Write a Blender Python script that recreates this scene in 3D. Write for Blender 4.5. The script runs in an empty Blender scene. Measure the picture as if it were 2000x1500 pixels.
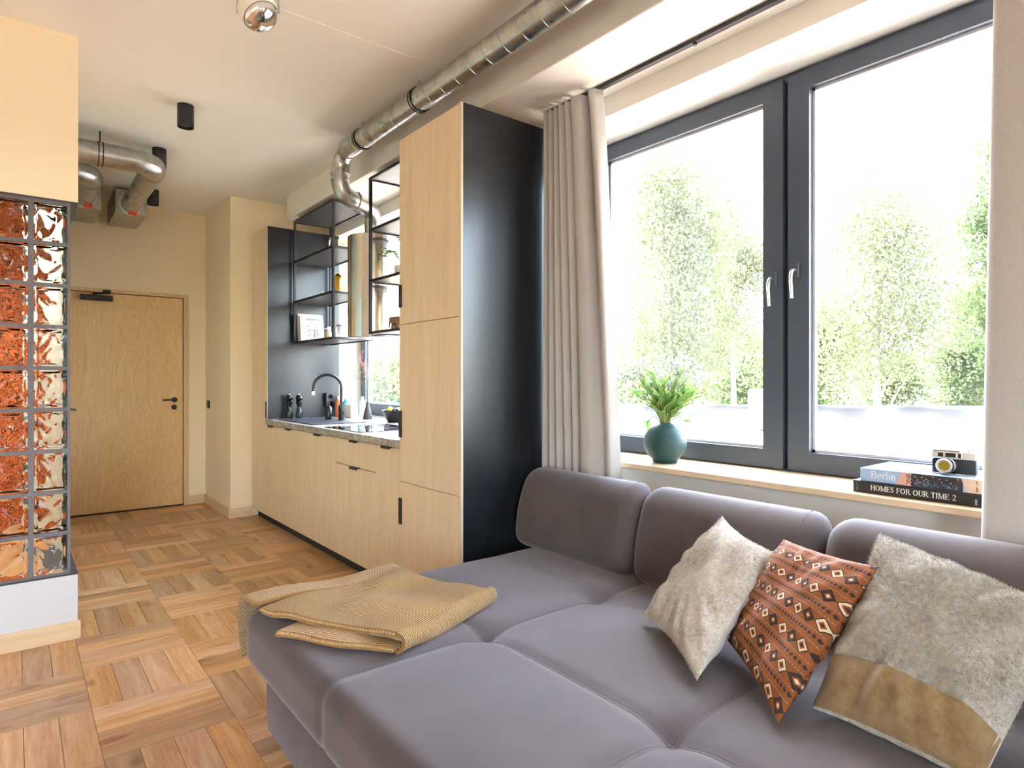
import bpy, bmesh, math, random
from math import sin, cos, pi, sqrt, exp, atan2
from mathutils import Vector, Matrix
random.seed(7)
S = bpy.context.scene
C = S.collection

# ------------------------------------------------------------ camera, sky, sun, exposure
cam_d = bpy.data.cameras.new('camera'); cam = bpy.data.objects.new('camera', cam_d); C.objects.link(cam)
cam.location = (0, 0, 1.2834); cam.rotation_euler = (pi / 2, 0, -0.674)
cam_d.sensor_width = 36; cam_d.lens = 1216.0 / 2000 * 36
cam_d.shift_y = (750 - 741.67) / 2000 * -1
cam_d.clip_start = 0.05; cam_d.clip_end = 500
S.camera = cam

W = bpy.data.worlds.new('sky'); S.world = W; W.use_nodes = True
wn = W.node_tree; wn.nodes.clear()
sky = wn.nodes.new('ShaderNodeTexSky'); sky.sky_type = 'NISHITA'; sky.sun_disc = False
sky.sun_elevation = math.radians(50); sky.sun_rotation = math.radians(8); sky.dust_density = 2.2; sky.air_density = 1.0; sky.ozone_density = 1.0
hsv = wn.nodes.new('ShaderNodeHueSaturation'); hsv.inputs['Saturation'].default_value = 0.6
bg = wn.nodes.new('ShaderNodeBackground'); bg.inputs['Strength'].default_value = 1.55
wo = wn.nodes.new('ShaderNodeOutputWorld')
wn.links.new(sky.outputs[0], hsv.inputs['Color']); wn.links.new(hsv.outputs[0], bg.inputs['Color']); wn.links.new(bg.outputs[0], wo.inputs[0])

sun_d = bpy.data.lights.new('sun', 'SUN'); sun = bpy.data.objects.new('sun', sun_d); C.objects.link(sun)
sun_d.energy = 9.0; sun_d.angle = 0.009; sun_d.color = (1.0, 0.93, 0.83)
sun.rotation_euler = Vector((0.055, 0.64, 0.766)).to_track_quat('Z', 'Y').to_euler()
sun.location = (6, 10, 12)

vs = S.view_settings
vs.view_transform = 'Standard'; vs.look = 'None'; vs.gamma = 1.0; vs.use_curve_mapping = False; vs.exposure = 2.48
S.cycles.max_bounces = 16; S.cycles.diffuse_bounces = 7; S.cycles.glossy_bounces = 5; S.cycles.transmission_bounces = 12
S.cycles.transparent_max_bounces = 16; S.cycles.caustics_reflective = False; S.cycles.caustics_refractive = False
S.cycles.sample_clamp_indirect = 8.0; S.cycles.use_denoising = True

# ------------------------------------------------------------ node helpers
def lin(c):
    return tuple((x / 255 / 12.92 if x / 255 <= 0.04045 else ((x / 255 + 0.055) / 1.055) ** 2.4) for x in c)

class X:
    """a socket with operators"""
    def __init__(s, nt, sock): s.nt = nt; s.k = sock
    def _m(s, op, *o, clamp=False):
        n = s.nt.nodes.new('ShaderNodeMath'); n.operation = op; n.use_clamp = clamp
        for i, a in enumerate((s,) + o):
            if isinstance(a, X): s.nt.links.new(a.k, n.inputs[i])
            else: n.inputs[i].default_value = a
        return X(s.nt, n.outputs[0])
    def __add__(s, o): return s._m('ADD', o)
    def __sub__(s, o): return s._m('SUBTRACT', o)
    def __mul__(s, o): return s._m('MULTIPLY', o)
    def __truediv__(s, o): return s._m('DIVIDE', o)
    def frac(s): return s._m('FRACT')
    def floor(s): return s._m('FLOOR')
    def abs(s): return s._m('ABSOLUTE')
    def lt(s, v): return s._m('LESS_THAN', v)
    def gt(s, v): return s._m('GREATER_THAN', v)
    def mn(s, o): return s._m('MINIMUM', o)
    def mx(s, o): return s._m('MAXIMUM', o)
    def sin(s): return s._m('SINE')
    def cl(s): return s._m('ADD', 0.0, clamp=True)

class Mat:
    def __init__(s, name):
        s.m = bpy.data.materials.new(name); s.m.use_nodes = True; s.nt = s.m.node_tree
        s.b = s.nt.nodes['Principled BSDF']; s.out = s.nt.nodes['Material Output']
    def N(s, t): return s.nt.nodes.new(t)
    def L(s, a, b): s.nt.links.new(a.k if isinstance(a, X) else a, b)
    def coord(s, kind='Object', scale=(1, 1, 1), rand=False):
        tc = s.N('ShaderNodeTexCoord'); mp = s.N('ShaderNodeMapping'); mp.inputs['Scale'].default_value = scale
        s.L(tc.outputs[kind], mp.inputs['Vector'])
        if rand:
            oi = s.N('ShaderNodeObjectInfo'); cm = s.N('ShaderNodeCombineXYZ')
            r = X(s.nt, oi.outputs['Random'])
            s.L(r * 37.0, cm.inputs[0]); s.L(r * 91.0, cm.inputs[1]); s.L(r * 53.0, cm.inputs[2])
            s.L(cm.outputs[0], mp.inputs['Location'])
        return mp.outputs[0]
    def noise(s, vec, scale, detail=3, rough=0.55, dist=0.0):
        n = s.N('ShaderNodeTexNoise'); n.inputs['Scale'].default_value = scale; n.inputs['Detail'].default_value = detail
        n.inputs['Roughness'].default_value = rough; n.inputs['Distortion'].default_value = dist
        if vec is not None: s.L(vec, n.inputs['Vector'])
        return X(s.nt, n.outputs['Fac'])
    def ramp(s, fac, stops):
        r = s.N('ShaderNodeValToRGB'); e = r.color_ramp.elements
        while len(e) < len(stops): e.new(0.5)
        for q, (p, c) in zip(e, stops): q.position = p; q.color = (*c, 1)
        s.L(fac, r.inputs[0]); return r.outputs[0]
    def mix(s, fac, a, b, mode='MIX'):
        n = s.N('ShaderNodeMix'); n.data_type = 'RGBA'; n.blend_type = mode
        if isinstance(fac, (int, float)): n.inputs[0].default_value = fac
        else: s.L(fac, n.inputs[0])
        for i, v in ((6, a), (7, b)):
            if isinstance(v, tuple): n.inputs[i].default_value = (*v, 1)
            else: s.L(v, n.inputs[i])
        return n.outputs[2]
    def bump(s, h, strength=0.3, dist=0.01):
        b = s.N('ShaderNodeBump'); b.inputs['Strength'].default_value = strength; b.inputs['Distance'].default_value = dist
        s.L(h, b.inputs['Height']); s.L(b.outputs[0], s.b.inputs['Normal']); return b
    def set(s, **k):
        for a, v in k.items():
            i = s.b.inputs[a.replace('_', ' ')]
            if isinstance(v, X): s.L(v, i)
            elif hasattr(v, 'is_output'): s.L(v, i)
            elif isinstance(v, tuple) and len(v) == 3: i.default_value = (*v, 1)
            else: i.default_value = v
        return s

def plain(name, rgb, rough=0.5, metal=0.0, bump=None, var=None, **k):
    m = Mat(name); c = lin(rgb)
    m.set(Base_Color=c, Roughness=rough, Metallic=metal, **k)
    v = None
    if var or bump: v = m.coord()
    if var:
        n = m.noise(v, var[0]); a = tuple(x * (1 - var[1]) for x in c); b = tuple(min(1, x * (1 + var[1])) for x in c)
        m.L(m.ramp(n, [(0.3, a), (0.7, b)]), m.b.inputs['Base Color'])
    if bump: m.bump(m.noise(v, bump[0], 4), bump[1], bump[2] if len(bump) > 2 else 0.01)
    return m.m

def wood(name, dark, mid, light, along='Z', rough=0.45, fine=1.0, bump=0.05, rand=False, stretch=14.0, contrast=(0.3, 0.7), knots=False):
    m = Mat(name)
    sc = {'X': (1, stretch, stretch), 'Y': (stretch, 1, stretch), 'Z': (stretch, stretch, 1)}[along]
    v = m.coord('Object', sc, rand)
    n1 = m.noise(v, 1.3 * fine, 4, 0.6, 0.6); n2 = m.noise(v, 7.0 * fine, 5, 0.7)
    f = n1 * 0.6 + n2 * 0.4
    col = m.ramp(f, [(contrast[0], lin(dark)), (0.5, lin(mid)), (contrast[1], lin(light))])
    if knots:
        vk = m.coord('Object', {'X': (1.0, 2.2, 2), 'Y': (2.2, 1.0, 2), 'Z': (2, 2, 1)}[along], rand)
        kn = m.noise(vk, 4.0, 2, 0.5)
        col = m.mix(m_ramp01(m, kn, 0.66, 0.76) * 0.55, col, lin((112, 70, 42)))
    if rand:
        oi = m.N('ShaderNodeObjectInfo'); r = X(m.nt, oi.outputs['Random'])
        h = m.N('ShaderNodeHueSaturation'); m.L(col, h.inputs['Color'])
        m.L(r * 0.55 + 0.72, h.inputs['Value']); m.L((r * 7.31).frac() * 0.22 + 0.9, h.inputs['Saturation']); m.L((r * 3.7).frac() * 0.006 + 0.497, h.inputs['Hue'])
        col = h.outputs[0]
    m.set(Base_Color=col, Roughness=rough)
    if bump: m.bump(n2, bump, 0.003)
    return m.m

def m_ramp01(m, x, a, b):
    n = m.N('ShaderNodeMapRange'); n.interpolation_type = 'SMOOTHSTEP'; n.inputs['From Min'].default_value = a; n.inputs['From Max'].default_value = b
    m.L(x, n.inputs['Value']); return X(m.nt, n.outputs[0])

# ------------------------------------------------------------ mesh builder
ORG = {}
class MB:
    def __init__(s): s.v = []; s.f = []; s.uv = None
    def add(s, v, f):
        o = len(s.v); s.v += [tuple(p) for p in v]; s.f += [tuple(i + o for i in q) for q in f]; return s
    def box(s, x0, x1, y0, y1, z0, z1, bev=0.0, seg=1):
        x0, x1 = min(x0, x1), max(x0, x1); y0, y1 = min(y0, y1), max(y0, y1); z0, z1 = min(z0, z1), max(z0, z1)
        if bev <= 0:
            return s.add([(x0, y0, z0), (x1, y0, z0), (x1, y1, z0), (x0, y1, z0), (x0, y0, z1), (x1, y0, z1), (x1, y1, z1), (x0, y1, z1)],
                         [(0, 3, 2, 1), (4, 5, 6, 7), (0, 1, 5, 4), (1, 2, 6, 5), (2, 3, 7, 6), (3, 0, 4, 7)])
        bm = bmesh.new(); bmesh.ops.create_cube(bm, size=1)
        for q in bm.verts: q.co = Vector(((x0 + x1) / 2 + q.co.x * (x1 - x0), (y0 + y1) / 2 + q.co.y * (y1 - y0), (z0 + z1) / 2 + q.co.z * (z1 - z0)))
        bmesh.ops.bevel(bm, geom=bm.edges[:], offset=min(bev, 0.49 * min(x1 - x0, y1 - y0, z1 - z0)), segments=seg, profile=0.5, affect='EDGES')
        bm.verts.index_update()
        s.add([q.co for q in bm.verts], [[q.index for q in f.verts] for f in bm.faces]); bm.free(); return s
    def tube(s, path, r, seg=12, caps=True, closed=False):
        P = [Vector(p) for p in path]; n = len(P); R = r if isinstance(r, (list, tuple)) else [r] * n
        vs = []; up = None
        for i in range(n):
            if closed: t = P[(i + 1) % n] - P[i - 1]
            else: t = P[min(i + 1, n - 1)] - P[max(i - 1, 0)]
            t.normalize()
            if up is None:
                up = Vector((0, 0, 1)) if abs(t.z) < 0.9 else Vector((1, 0, 0))
            a = t.cross(up)
            if a.length < 1e-6: a = t.cross(Vector((0.3, 1, 0.2)))
            a.normalize(); b = a.cross(t); up = b
            for k in range(seg):
                q = 2 * pi * k / seg; vs.append(P[i] + (a * cos(q) + b * sin(q)) * R[i])
        fs = []
        for i in range(n if closed else n - 1):
            for k in range(seg):
                j = (i + 1) % n; fs.append((i * seg + k, i * seg + (k + 1) % seg, j * seg + (k + 1) % seg, j * seg + k))
        if caps and not closed: fs.append(tuple(range(seg))[::-1]); fs.append(tuple((n - 1) * seg + k for k in range(seg)))
        return s.add(vs, fs)
    def cyl(s, p0, p1, r0, r1=None, seg=20, caps=True):
        return s.tube([p0, p1], [r0, r0 if r1 is None else r1], seg, caps)
    def lathe(s, prof, c=(0, 0, 0), seg=28, M=None):
        vs = []; n = len(prof)
        for r, z in prof:
            for k in range(seg):
                q = 2 * pi * k / seg; p = Vector((r * cos(q), r * sin(q), z))
                if M is not None: p = M @ p
                vs.append(p + Vector(c))
        fs = [(i * seg + k, i * seg + (k + 1) % seg, (i + 1) * seg + (k + 1) % seg, (i + 1) * seg + k) for i in range(n - 1) for k in range(seg)]
        if prof[0][0] > 1e-5: fs.append(tuple(range(seg))[::-1])
        if prof[-1][0] > 1e-5: fs.append(tuple((n - 1) * seg + k for k in range(seg)))
        return s.add(vs, fs)
    def grid(s, fn, nu, nv, cu=False, cv=False):
        o = len(s.v); a = nu if cu else nu + 1; b = nv if cv else nv + 1
        s.v += [tuple(fn(i / nu, j / nv)) for i in range(a) for j in range(b)]
        for i in range(nu):
            for j in range(nv):
                i2 = (i + 1) % a; j2 = (j + 1) % b
                s.f.append((o + i * b + j, o + i2 * b + j, o + i2 * b + j2, o + i * b + j2))
        return s
    def prism(s, poly, fn0, fn1):
        n = len(poly); v = [fn0(*p) for p in poly] + [fn1(*p) for p in poly]
        return s.add(v, [tuple(range(n))[::-1], tuple(range(n, 2 * n))] + [(i, (i + 1) % n, n + (i + 1) % n, n + i) for i in range(n)])
    def rbox(s, x0, x1, y0, y1, z0, z1, r, n, fn=None):
        """rounded box as a fine lattice; fn moves each vertex"""
        nx, ny, nz = n; idx = {}; o = len(s.v)
        lo = (x0, y0, z0); hi = (x1, y1, z1); N = (nx, ny, nz)
        def vert(k):
            if k in idx: return idx[k]
            p = Vector([lo[a] + (hi[a] - lo[a]) * k[a] / N[a] for a in range(3)])
            c = Vector([min(max(p[a], lo[a] + r), hi[a] - r) for a in range(3)])
            d = p - c
            if d.length > 1e-9: p = c + d.normalized() * min(r, max(abs(d[0]), abs(d[1]), abs(d[2])))
            if fn: p = Vector(fn(p))
            idx[k] = o + len(idx); s.v.append(tuple(p)); return idx[k]
        for i in range(nx):
            for j in range(ny):
                s.f.append((vert((i, j, 0)), vert((i, j + 1, 0)), vert((i + 1, j + 1, 0)), vert((i + 1, j, 0))))
                s.f.append((vert((i, j, nz)), vert((i + 1, j, nz)), vert((i + 1, j + 1, nz)), vert((i, j + 1, nz))))
        for i in range(nx):
            for k in range(nz):
                s.f.append((vert((i, 0, k)), vert((i + 1, 0, k)), vert((i + 1, 0, k + 1)), vert((i, 0, k + 1))))
                s.f.append((vert((i, ny, k)), vert((i, ny, k + 1)), vert((i + 1, ny, k + 1)), vert((i + 1, ny, k))))
        for j in range(ny):
            for k in range(nz):
                s.f.append((vert((0, j, k)), vert((0, j, k + 1)), vert((0, j + 1, k + 1)), vert((0, j + 1, k))))
                s.f.append((vert((nx, j, k)), vert((nx, j + 1, k)), vert((nx, j + 1, k + 1)), vert((nx, j, k + 1))))
        return s
    def build(s, name, mat, parent=None, angle=35, loc=None, fixn=False):
        me = bpy.data.meshes.new(name)
        org = Vector(ORG.get(parent.name, (0, 0, 0))) if parent else (Vector(loc) if loc else Vector((0, 0, 0)))
        me.from_pydata([tuple(Vector(p) - org) for p in s.v], [], s.f)
        if s.uv:
            l = me.uv_layers.new(name='UVMap'); fl = []
            for p in me.polygons:
                for vi in p.vertices: fl += s.uv[vi]
            l.data.foreach_set('uv', fl)
        if fixn:
            bm = bmesh.new(); bm.from_mesh(me); bmesh.ops.recalc_face_normals(bm, faces=bm.faces[:]); bm.to_mesh(me); bm.free()
        me.update()
        if angle: me.shade_smooth(); me.set_sharp_from_angle(angle=math.radians(angle))
        me.materials.append(mat)
        o = bpy.data.objects.new(name, me); C.objects.link(o)
        if parent: o.parent = parent
        else: o.location = org
        ORG[o.name] = tuple(org)
        return o

def tag(o, label, cat, group=None):
    o['label'] = label; o['category'] = cat
    if group: o['group'] = group
    return o
def thing(name, label, cat, loc=(0, 0, 0), group=None):
    o = bpy.data.objects.new(name, None); C.objects.link(o); o.location = loc; o.empty_display_size = 0.1
    ORG[o.name] = tuple(loc); return tag(o, label, cat, group)
def struct(o, label=None, cat=None):
    o['kind'] = 'structure'
    if label: o['label'] = label
    if cat: o['category'] = cat
    return o
def box(name, mat, a, parent=None, bev=0.0, loc=None, seg=1):
    return MB().box(*a, bev=bev, seg=seg).build(name, mat, parent, loc=loc)
def bez(p0, p1, p2, n=8):
    p0, p1, p2 = Vector(p0), Vector(p1), Vector(p2)
    return [(1 - t) ** 2 * p0 + 2 * t * (1 - t) * p1 + t * t * p2 for t in [i / n for i in range(n + 1)]]
def clone(o, parent=None, loc=None):
    c = o.copy(); C.objects.link(c)
    if parent is not None: c.parent = parent
    if loc is not None: c.location = loc
    return c

# ------------------------------------------------------------ materials
PAINT = plain('cream_wall_paint', (243, 226, 194), 0.85, bump=(60, 0.05, 0.004))
PAINTW = plain('pale_wall_paint', (232, 228, 220), 0.85, bump=(60, 0.05, 0.004))
CEIL = plain('ceiling_paint', (240, 237, 231), 0.9, bump=(40, 0.04, 0.004))
BASEW = plain('white_base_paint', (204, 204, 206), 0.8)
DARKF = plain('dark_grey_edging', (62, 64, 70), 0.5)
GROUT = plain('grey_mortar', (112, 108, 110), 0.9, bump=(80, 0.2))
BIRCH = wood('birch_front', (214, 186, 150), (224, 199, 164), (232, 209, 177), 'Z', 0.42, 1.0, 0.02)
SKIRT = wood('ash_baseboard', (205, 175, 135), (220, 192, 152), (232, 206, 170), 'X', 0.5, 1.0, 0.02)
SILLW = wood('ash_window_sill', (206, 176, 140), (222, 196, 162), (236, 214, 184), 'Y', 0.4, 1.0, 0.02)
OAK = wood('oak_plank', (156, 108, 70), (196, 152, 110), (222, 186, 146), 'X', 0.38, 1.0, 0.06, rand=True, stretch=12, knots=True)
OAKR = wood('oak_floor_rest', (164, 116, 76), (196, 150, 106), (218, 178, 134), 'X', 0.4)
BLACKP = plain('black_matt_panel', (28, 31, 36), 0.27, bump=(200, 0.02, 0.002))
BLACKM = plain('black_metal', (24, 24, 26), 0.42)
BLACKG = plain('black_glass', (10, 11, 13), 0.06)
BLACKW = plain('black_lacquered_wood', (16, 16, 18), 0.22)
KICK = plain('dark_toe_kick', (34, 35, 40), 0.6)
STONE = None
m = Mat('mottled_stone_worktop'); v = m.coord(); n = m.noise(v, 26, 5, 0.7); n2 = m.noise(v, 90, 3)
m.set(Base_Color=m.ramp(n * 0.7 + n2 * 0.3, [(0.3, lin((96, 88, 78))), (0.48, lin((150, 143, 132))), (0.62, lin((186, 180, 172))), (0.8, lin((120, 104, 88)))]), Roughness=0.42); STONE = m.m
GALV = Mat('galvanised_steel'); v = GALV.coord(); n = GALV.noise(v, 14, 3)
GALV.set(Base_Color=GALV.ramp(n, [(0.3, (0.42, 0.42, 0.40)), (0.7, (0.60, 0.60, 0.57))]), Metallic=1.0, Roughness=GALV.noise(v, 9, 2) * 0.2 + 0.2); GALV = GALV.m
STEEL = plain('brushed_steel', (205, 203, 198), 0.16, 1.0)
CHROME = plain('chrome', (225, 225, 225), 0.05, 1.0)
SATIN = plain('satin_steel_handle', (190, 190, 190), 0.3, 1.0)
RUBBER = plain('black_rubber', (18, 18, 18), 0.7)
ORANGE = plain('orange_plastic', (226, 84, 40), 0.5)
FRAME = plain('anthracite_window_frame', (60, 70, 84), 0.38)
SPACER = plain('aluminium_glass_spacer', (206, 204, 204), 0.4, 0.3)
WHITEP = plain('white_plastic', (240, 238, 234), 0.45)
WHITEM = plain('white_enamel', (238, 232, 222), 0.3)
GOLD = plain('gold_metal', (196, 150, 60), 0.18, 1.0)

m = Mat('birch_veneer_door')
v = m.coord('Object', (9, 9, 1.1)); w = m.N('ShaderNodeTexNoise'); w.inputs['Scale'].default_value = 0.8; w.inputs['Detail'].default_value = 3; w.inputs['Distortion'].default_value = 2.2
m.L(v, w.inputs['Vector']); wf = X(m.nt, w.outputs['Fac']); rings = ((wf * 11.0).frac() - 0.5).abs() * 2.0
n2 = m.noise(m.coord('Object', (60, 60, 2)), 1.5, 3)
m.set(Base_Color=m.ramp(rings * 0.45 + n2 * 0.55, [(0.2, lin((218, 178, 124))), (0.5, lin((228, 190, 136))), (0.8, lin((236, 202, 150)))]), Roughness=0.42)
DOORW = m.m

m = Mat('window_glass'); nt = m.nt
tr = m.N('ShaderNodeBsdfTransparent'); gl = m.N('ShaderNodeBsdfGlossy'); gl.inputs['Roughness'].default_value = 0.0
fr = m.N('ShaderNodeFresnel'); mx = m.N('ShaderNodeMixShader'); ge = m.N('ShaderNodeNewGeometry')
m.L(X(nt, ge.outputs['Backfacing']) * (1 / 1.45 - 1.45) + 1.45, fr.inputs['IOR'])
tr.inputs[0].default_value = (0.97, 0.985, 0.98, 1)
tl = m.N('ShaderNodeBsdfTranslucent'); tl.inputs[0].default_value = (0.95, 0.97, 1, 1); hz = m.N('ShaderNodeMixShader'); hz.inputs[0].default_value = 0.002
m.L(tr.outputs[0], hz.inputs[1]); m.L(tl.outputs[0], hz.inputs[2])
m.L(fr.outputs[0], mx.inputs[0]); m.L(hz.outputs[0], mx.inputs[1]); m.L(gl.outputs[0], mx.inputs[2]); m.L(mx.outputs[0], m.out.inputs[0]); GLASS = m.m
m = Mat('wavy_block_glass'); m.set(Base_Color=(0.94, 0.99, 0.965), Roughness=0.01, IOR=1.25, Transmission_Weight=1.0)
m.bump(m.noise(m.coord('Object', (1, 1, 1), True), 16, 1, 0.4, 0.8), 0.16, 0.02); BLOCK = m.m
m = Mat('clear_glass_ware'); m.set(Base_Color=(0.97, 0.9, 0.86), Roughness=0.02, IOR=1.4, Transmission_Weight=1.0); CLEAR = m.m

m = Mat('terracotta_tile')
br = m.N('ShaderNodeTexBrick'); br.inputs['Scale'].default_value = 4.0; br.inputs['Mortar Size'].default_value = 0.035
br.inputs['Color1'].default_value = (*lin((206, 112, 62)), 1); br.inputs['Color2'].default_value = (*lin((182, 86, 42)), 1); br.inputs['Mortar'].default_value = (*lin((80, 44, 30)), 1)
tsp = m.N('ShaderNodeSeparateXYZ'); tcb = m.N('ShaderNodeCombineXYZ'); m.L(m.coord(), tsp.inputs[0]); m.L(tsp.outputs[0], tcb.inputs[0]); m.L(tsp.outputs[2], tcb.inputs[1])
m.L(tcb.outputs[0], br.inputs['Vector']); m.set(Base_Color=br.outputs[0], Roughness=0.6, Specular_IOR_Level=0.1); TERRA = m.m

m = Mat('mauve_velvet'); v = m.coord(); n = m.noise(v, 3.5, 3)
m.set(Base_Color=m.ramp(n, [(0.3, lin((80, 72, 72))), (0.7, lin((91, 83, 83)))]), Roughness=0.85, Sheen_Weight=0.6, Sheen_Roughness=0.4, Sheen_Tint=lin((208, 204, 208)), Specular_IOR_Level=0.2)
m.bump(m.noise(v, 420, 2), 0.12, 0.002); VELVET = m.m
SEAM = plain('mauve_seam_thread', (92, 83, 85), 0.9)
m = Mat('grey_curtain_cloth'); v = m.coord('Object', (260, 260, 260)); n = m.noise(v, 1, 2)
m.set(Base_Color=m.ramp(n, [(0.3, lin((178, 174, 171))), (0.7, lin((194, 190, 187)))]), Roughness=0.9, Sheen_Weight=0.2); m.bump(n, 0.1, 0.002); CURT = m.m

m = Mat('mustard_knit'); tcn = m.N('ShaderNodeUVMap'); sp = m.N('ShaderNodeSeparateXYZ'); m.L(tcn.outputs[0], sp.inputs[0])
uu = X(m.nt, sp.outputs[0]); vv = X(m.nt, sp.outputs[1])
row = (vv * 70.0); rf = (row.frac() - 0.5).abs(); off = row.floor() * 0.5
st = ((uu * 52.0 + off).frac() - 0.5).abs(); hgt = (X(m.nt, rf.k) * -1.4 + 0.7) * (st * -1.2 + 1.0)
nz = m.noise(m.coord('Object'), 12, 3)
m.set(Base_Color=m.ramp(hgt.cl(), [(0.05, lin((140, 98, 46))), (0.35, lin((206, 164, 100))), (0.75, lin((232, 198, 142)))]), Roughness=0.95, Sheen_Weight=0.3)
m.bump(hgt + nz * 0.2, 1.0, 0.012); KNIT = m.m

def boucle(name, a, b, c, sc=120, st=0.9, dist=0.006):
    m = Mat(name); v = m.coord(); n = m.noise(v, sc, 3, 0.7); n2 = m.noise(v, 9, 4)
    m.set(Base_Color=m.ramp(n * 0.6 + n2 * 0.4, [(0.3, lin(a)), (0.5, lin(b)), (0.68, lin(c))]), Roughness=0.97, Sheen_Weight=0.4)
    m.bump(n, st, dist); return m.m
BOUCLE = boucle('cream_boucle', (168, 154, 138), (216, 206, 192), (238, 232, 222), 85, 1.0, 0.012)
FELT = boucle('grey_woolly_cloth', (150, 142, 128), (184, 177, 164), (216, 211, 202), 70, 1.0, 0.01)
TANC = boucle('tan_suede_cloth', (112, 88, 56), (134, 108, 72), (154, 128, 90), 40, 0.25, 0.003)
LINEN = plain('white_linen', (214, 212, 206), 0.9, bump=(300, 0.15))

m = Mat('rust_ikat_cloth'); tcn = m.N('ShaderNodeUVMap'); sp = m.N('ShaderNodeSeparateXYZ'); m.L(tcn.outputs[0], sp.inputs[0])
u = X(m.nt, sp.outputs[1]); vq = X(m.nt, sp.outputs[0]) * 6.3
vf = vq.frac()                        # one repeat of the woven bands
d1 = ((u * 10.0 + (vq.floor() * 0.37)).frac() - 0.5).abs(); d2 = (vf - 0.34).abs() * 1.35
dd = d1 + d2 * 1.35
big = (u * 5.0 + (vq.floor() * 0.185)).frac().gt(0.5)
ring = dd.lt(0.42) * dd.gt(0.24); core = dd.lt(0.12)
tri = ((u * 34.0).frac() - 0.5).abs() + (vf - 0.86).abs() * 5.0
minor = tri.lt(0.42) * (vf - 0.86).abs().lt(0.075)
lines = ((vf - 0.045).abs().lt(0.012)) + ((vf - 0.64).abs().lt(0.012))
dots = ((u * 60.0).frac()).gt(0.45)
n = m.noise(m.coord(), 14, 3); nn = m.noise(m.coord(), 260, 2)
base = m.ramp(n, [(0.3, lin((124, 68, 28))), (0.7, lin((144, 82, 38)))])
dark = lin((48, 34, 32)); pale = lin((214, 190, 160))
col = m.mix((dd.lt(0.5) * dd.gt(0.38)), base, dark)
col = m.mix(ring * big, col, pale); col = m.mix(ring * (big * -1.0 + 1.0), col, dark)
col = m.mix(core, col, m.mix(big, pale, dark)); col = m.mix(minor, col, dark); col = m.mix(lines * dots, col, m.mix(0.5, pale, dark))
m.set(Base_Color=col, Roughness=0.9); m.bump(nn, 0.3, 0.003); IKAT = m.m

TEAL = plain('teal_ceramic', (24, 62, 63), 0.55, bump=(8, 0.02))
def leafmat(name, a, b, trans=0.4):
    m = Mat(name); n = m.noise(m.coord('Object'), 1.2, 3)
    col = m.ramp(n, [(0.3, lin(a)), (0.7, lin(b))])
    d = m.N('ShaderNodeBsdfDiffuse'); t = m.N('ShaderNodeBsdfTranslucent'); mx = m.N('ShaderNodeMixShader'); mx.inputs[0].default_value = trans
    m.L(col, d.inputs[0]); m.L(col, t.inputs[0]); m.L(d.outputs[0], mx.inputs[1]); m.L(t.outputs[0], mx.inputs[2]); m.L(mx.outputs[0], m.out.inputs[0]); return m.m
PLANT = leafmat('fresh_green_leaf', (112, 152, 78), (172, 200, 124), 0.55)
STEM = plain('green_stem', (128, 140, 74), 0.6)
PETAL = leafmat('white_petal', (150, 148, 148), (178, 176, 174), 0.4)
PINKP = plain('pink_bud', (206, 130, 138), 0.7)
BIRLEAF = leafmat('birch_leaf', (82, 87, 62), (112, 115, 86), 0.5)
DECLEAF = leafmat('broad_leaf', (62, 78, 48), (96, 108, 72), 0.5)
BARK = plain('birch_bark', (120, 116, 108), 0.9, var=(6, 0.4))
BARKD = plain('grey_bark', (120, 108, 96), 0.9)
ROOFM = plain('pale_roofing_membrane', (138, 128, 119), 0.9, var=(0.8, 0.12))
PARAM = plain('grey_draped_membrane', (44, 41, 39), 0.85, var=(2, 0.1))
COPPER = plain('brown_metal_sill', (104, 70, 58), 0.5)
RENDERW = plain('white_facade_render', (96, 95, 94), 0.9)
GROUND = plain('ground_grass', (128, 122, 104), 0.95, var=(0.3, 0.2))

# ------------------------------------------------------------ the room
H = 2.9875
fl = struct(MB().box(-2.8, 2.86, -3.5, 7.25, -0.1, -0.014).build('floor', plain('dark_floor_joint', (122, 86, 58), 0.9)))
# parquet: squares of four oak planks, every other square turned
TX, TY = 0.42, 0.4165; GX, GY = 0.235, 3.75
pm = MB().box(-TX / 2 + 0.0005, TX / 2 - 0.0005, -TY / 8 + 0.0004, TY / 8 - 0.0004, -0.014, 0, bev=0.0007)
cth, sth = cos(0.674), sin(0.674)
def proj(x, y, z):
    zc = x * sth + y * cth
    if zc < 0.2: return None
    return 1000 + 1216 * (x * cth - y * sth) / zc, 741.67 - 1216 * (z - 1.2834) / zc, zc
planks = []
for i in range(-8, 6):
    for j in range(-18, 9):
        x0 = GX + i * TX; y0 = GY + j * TY
        along_y = (i + j) % 2 == 0
        for k in range(4):
            if along_y: cx, cy = x0 + (k + 0.5) * TX / 4, y0 + TY / 2
            else: cx, cy = x0 + TX / 2, y0 + (k + 0.5) * TY / 4
            if cx < -2.85 or cx > 2.5 or cy < -3.6 or cy > 7.12: continue
            p = proj(cx, cy, 0)
            vis = p is not None and -250 < p[0] < 1050 and p[1] < 1700 and not (cx > 0.95 and cy < 2.3) and not (cx > 1.95) and not (cx < 0.05 and cy > 3.95)
            planks.append((0 if vis else 1, p[2] if p else 99, cx, cy, along_y))
planks.sort()
proto = None; rest = MB(); cnt = 0
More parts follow.
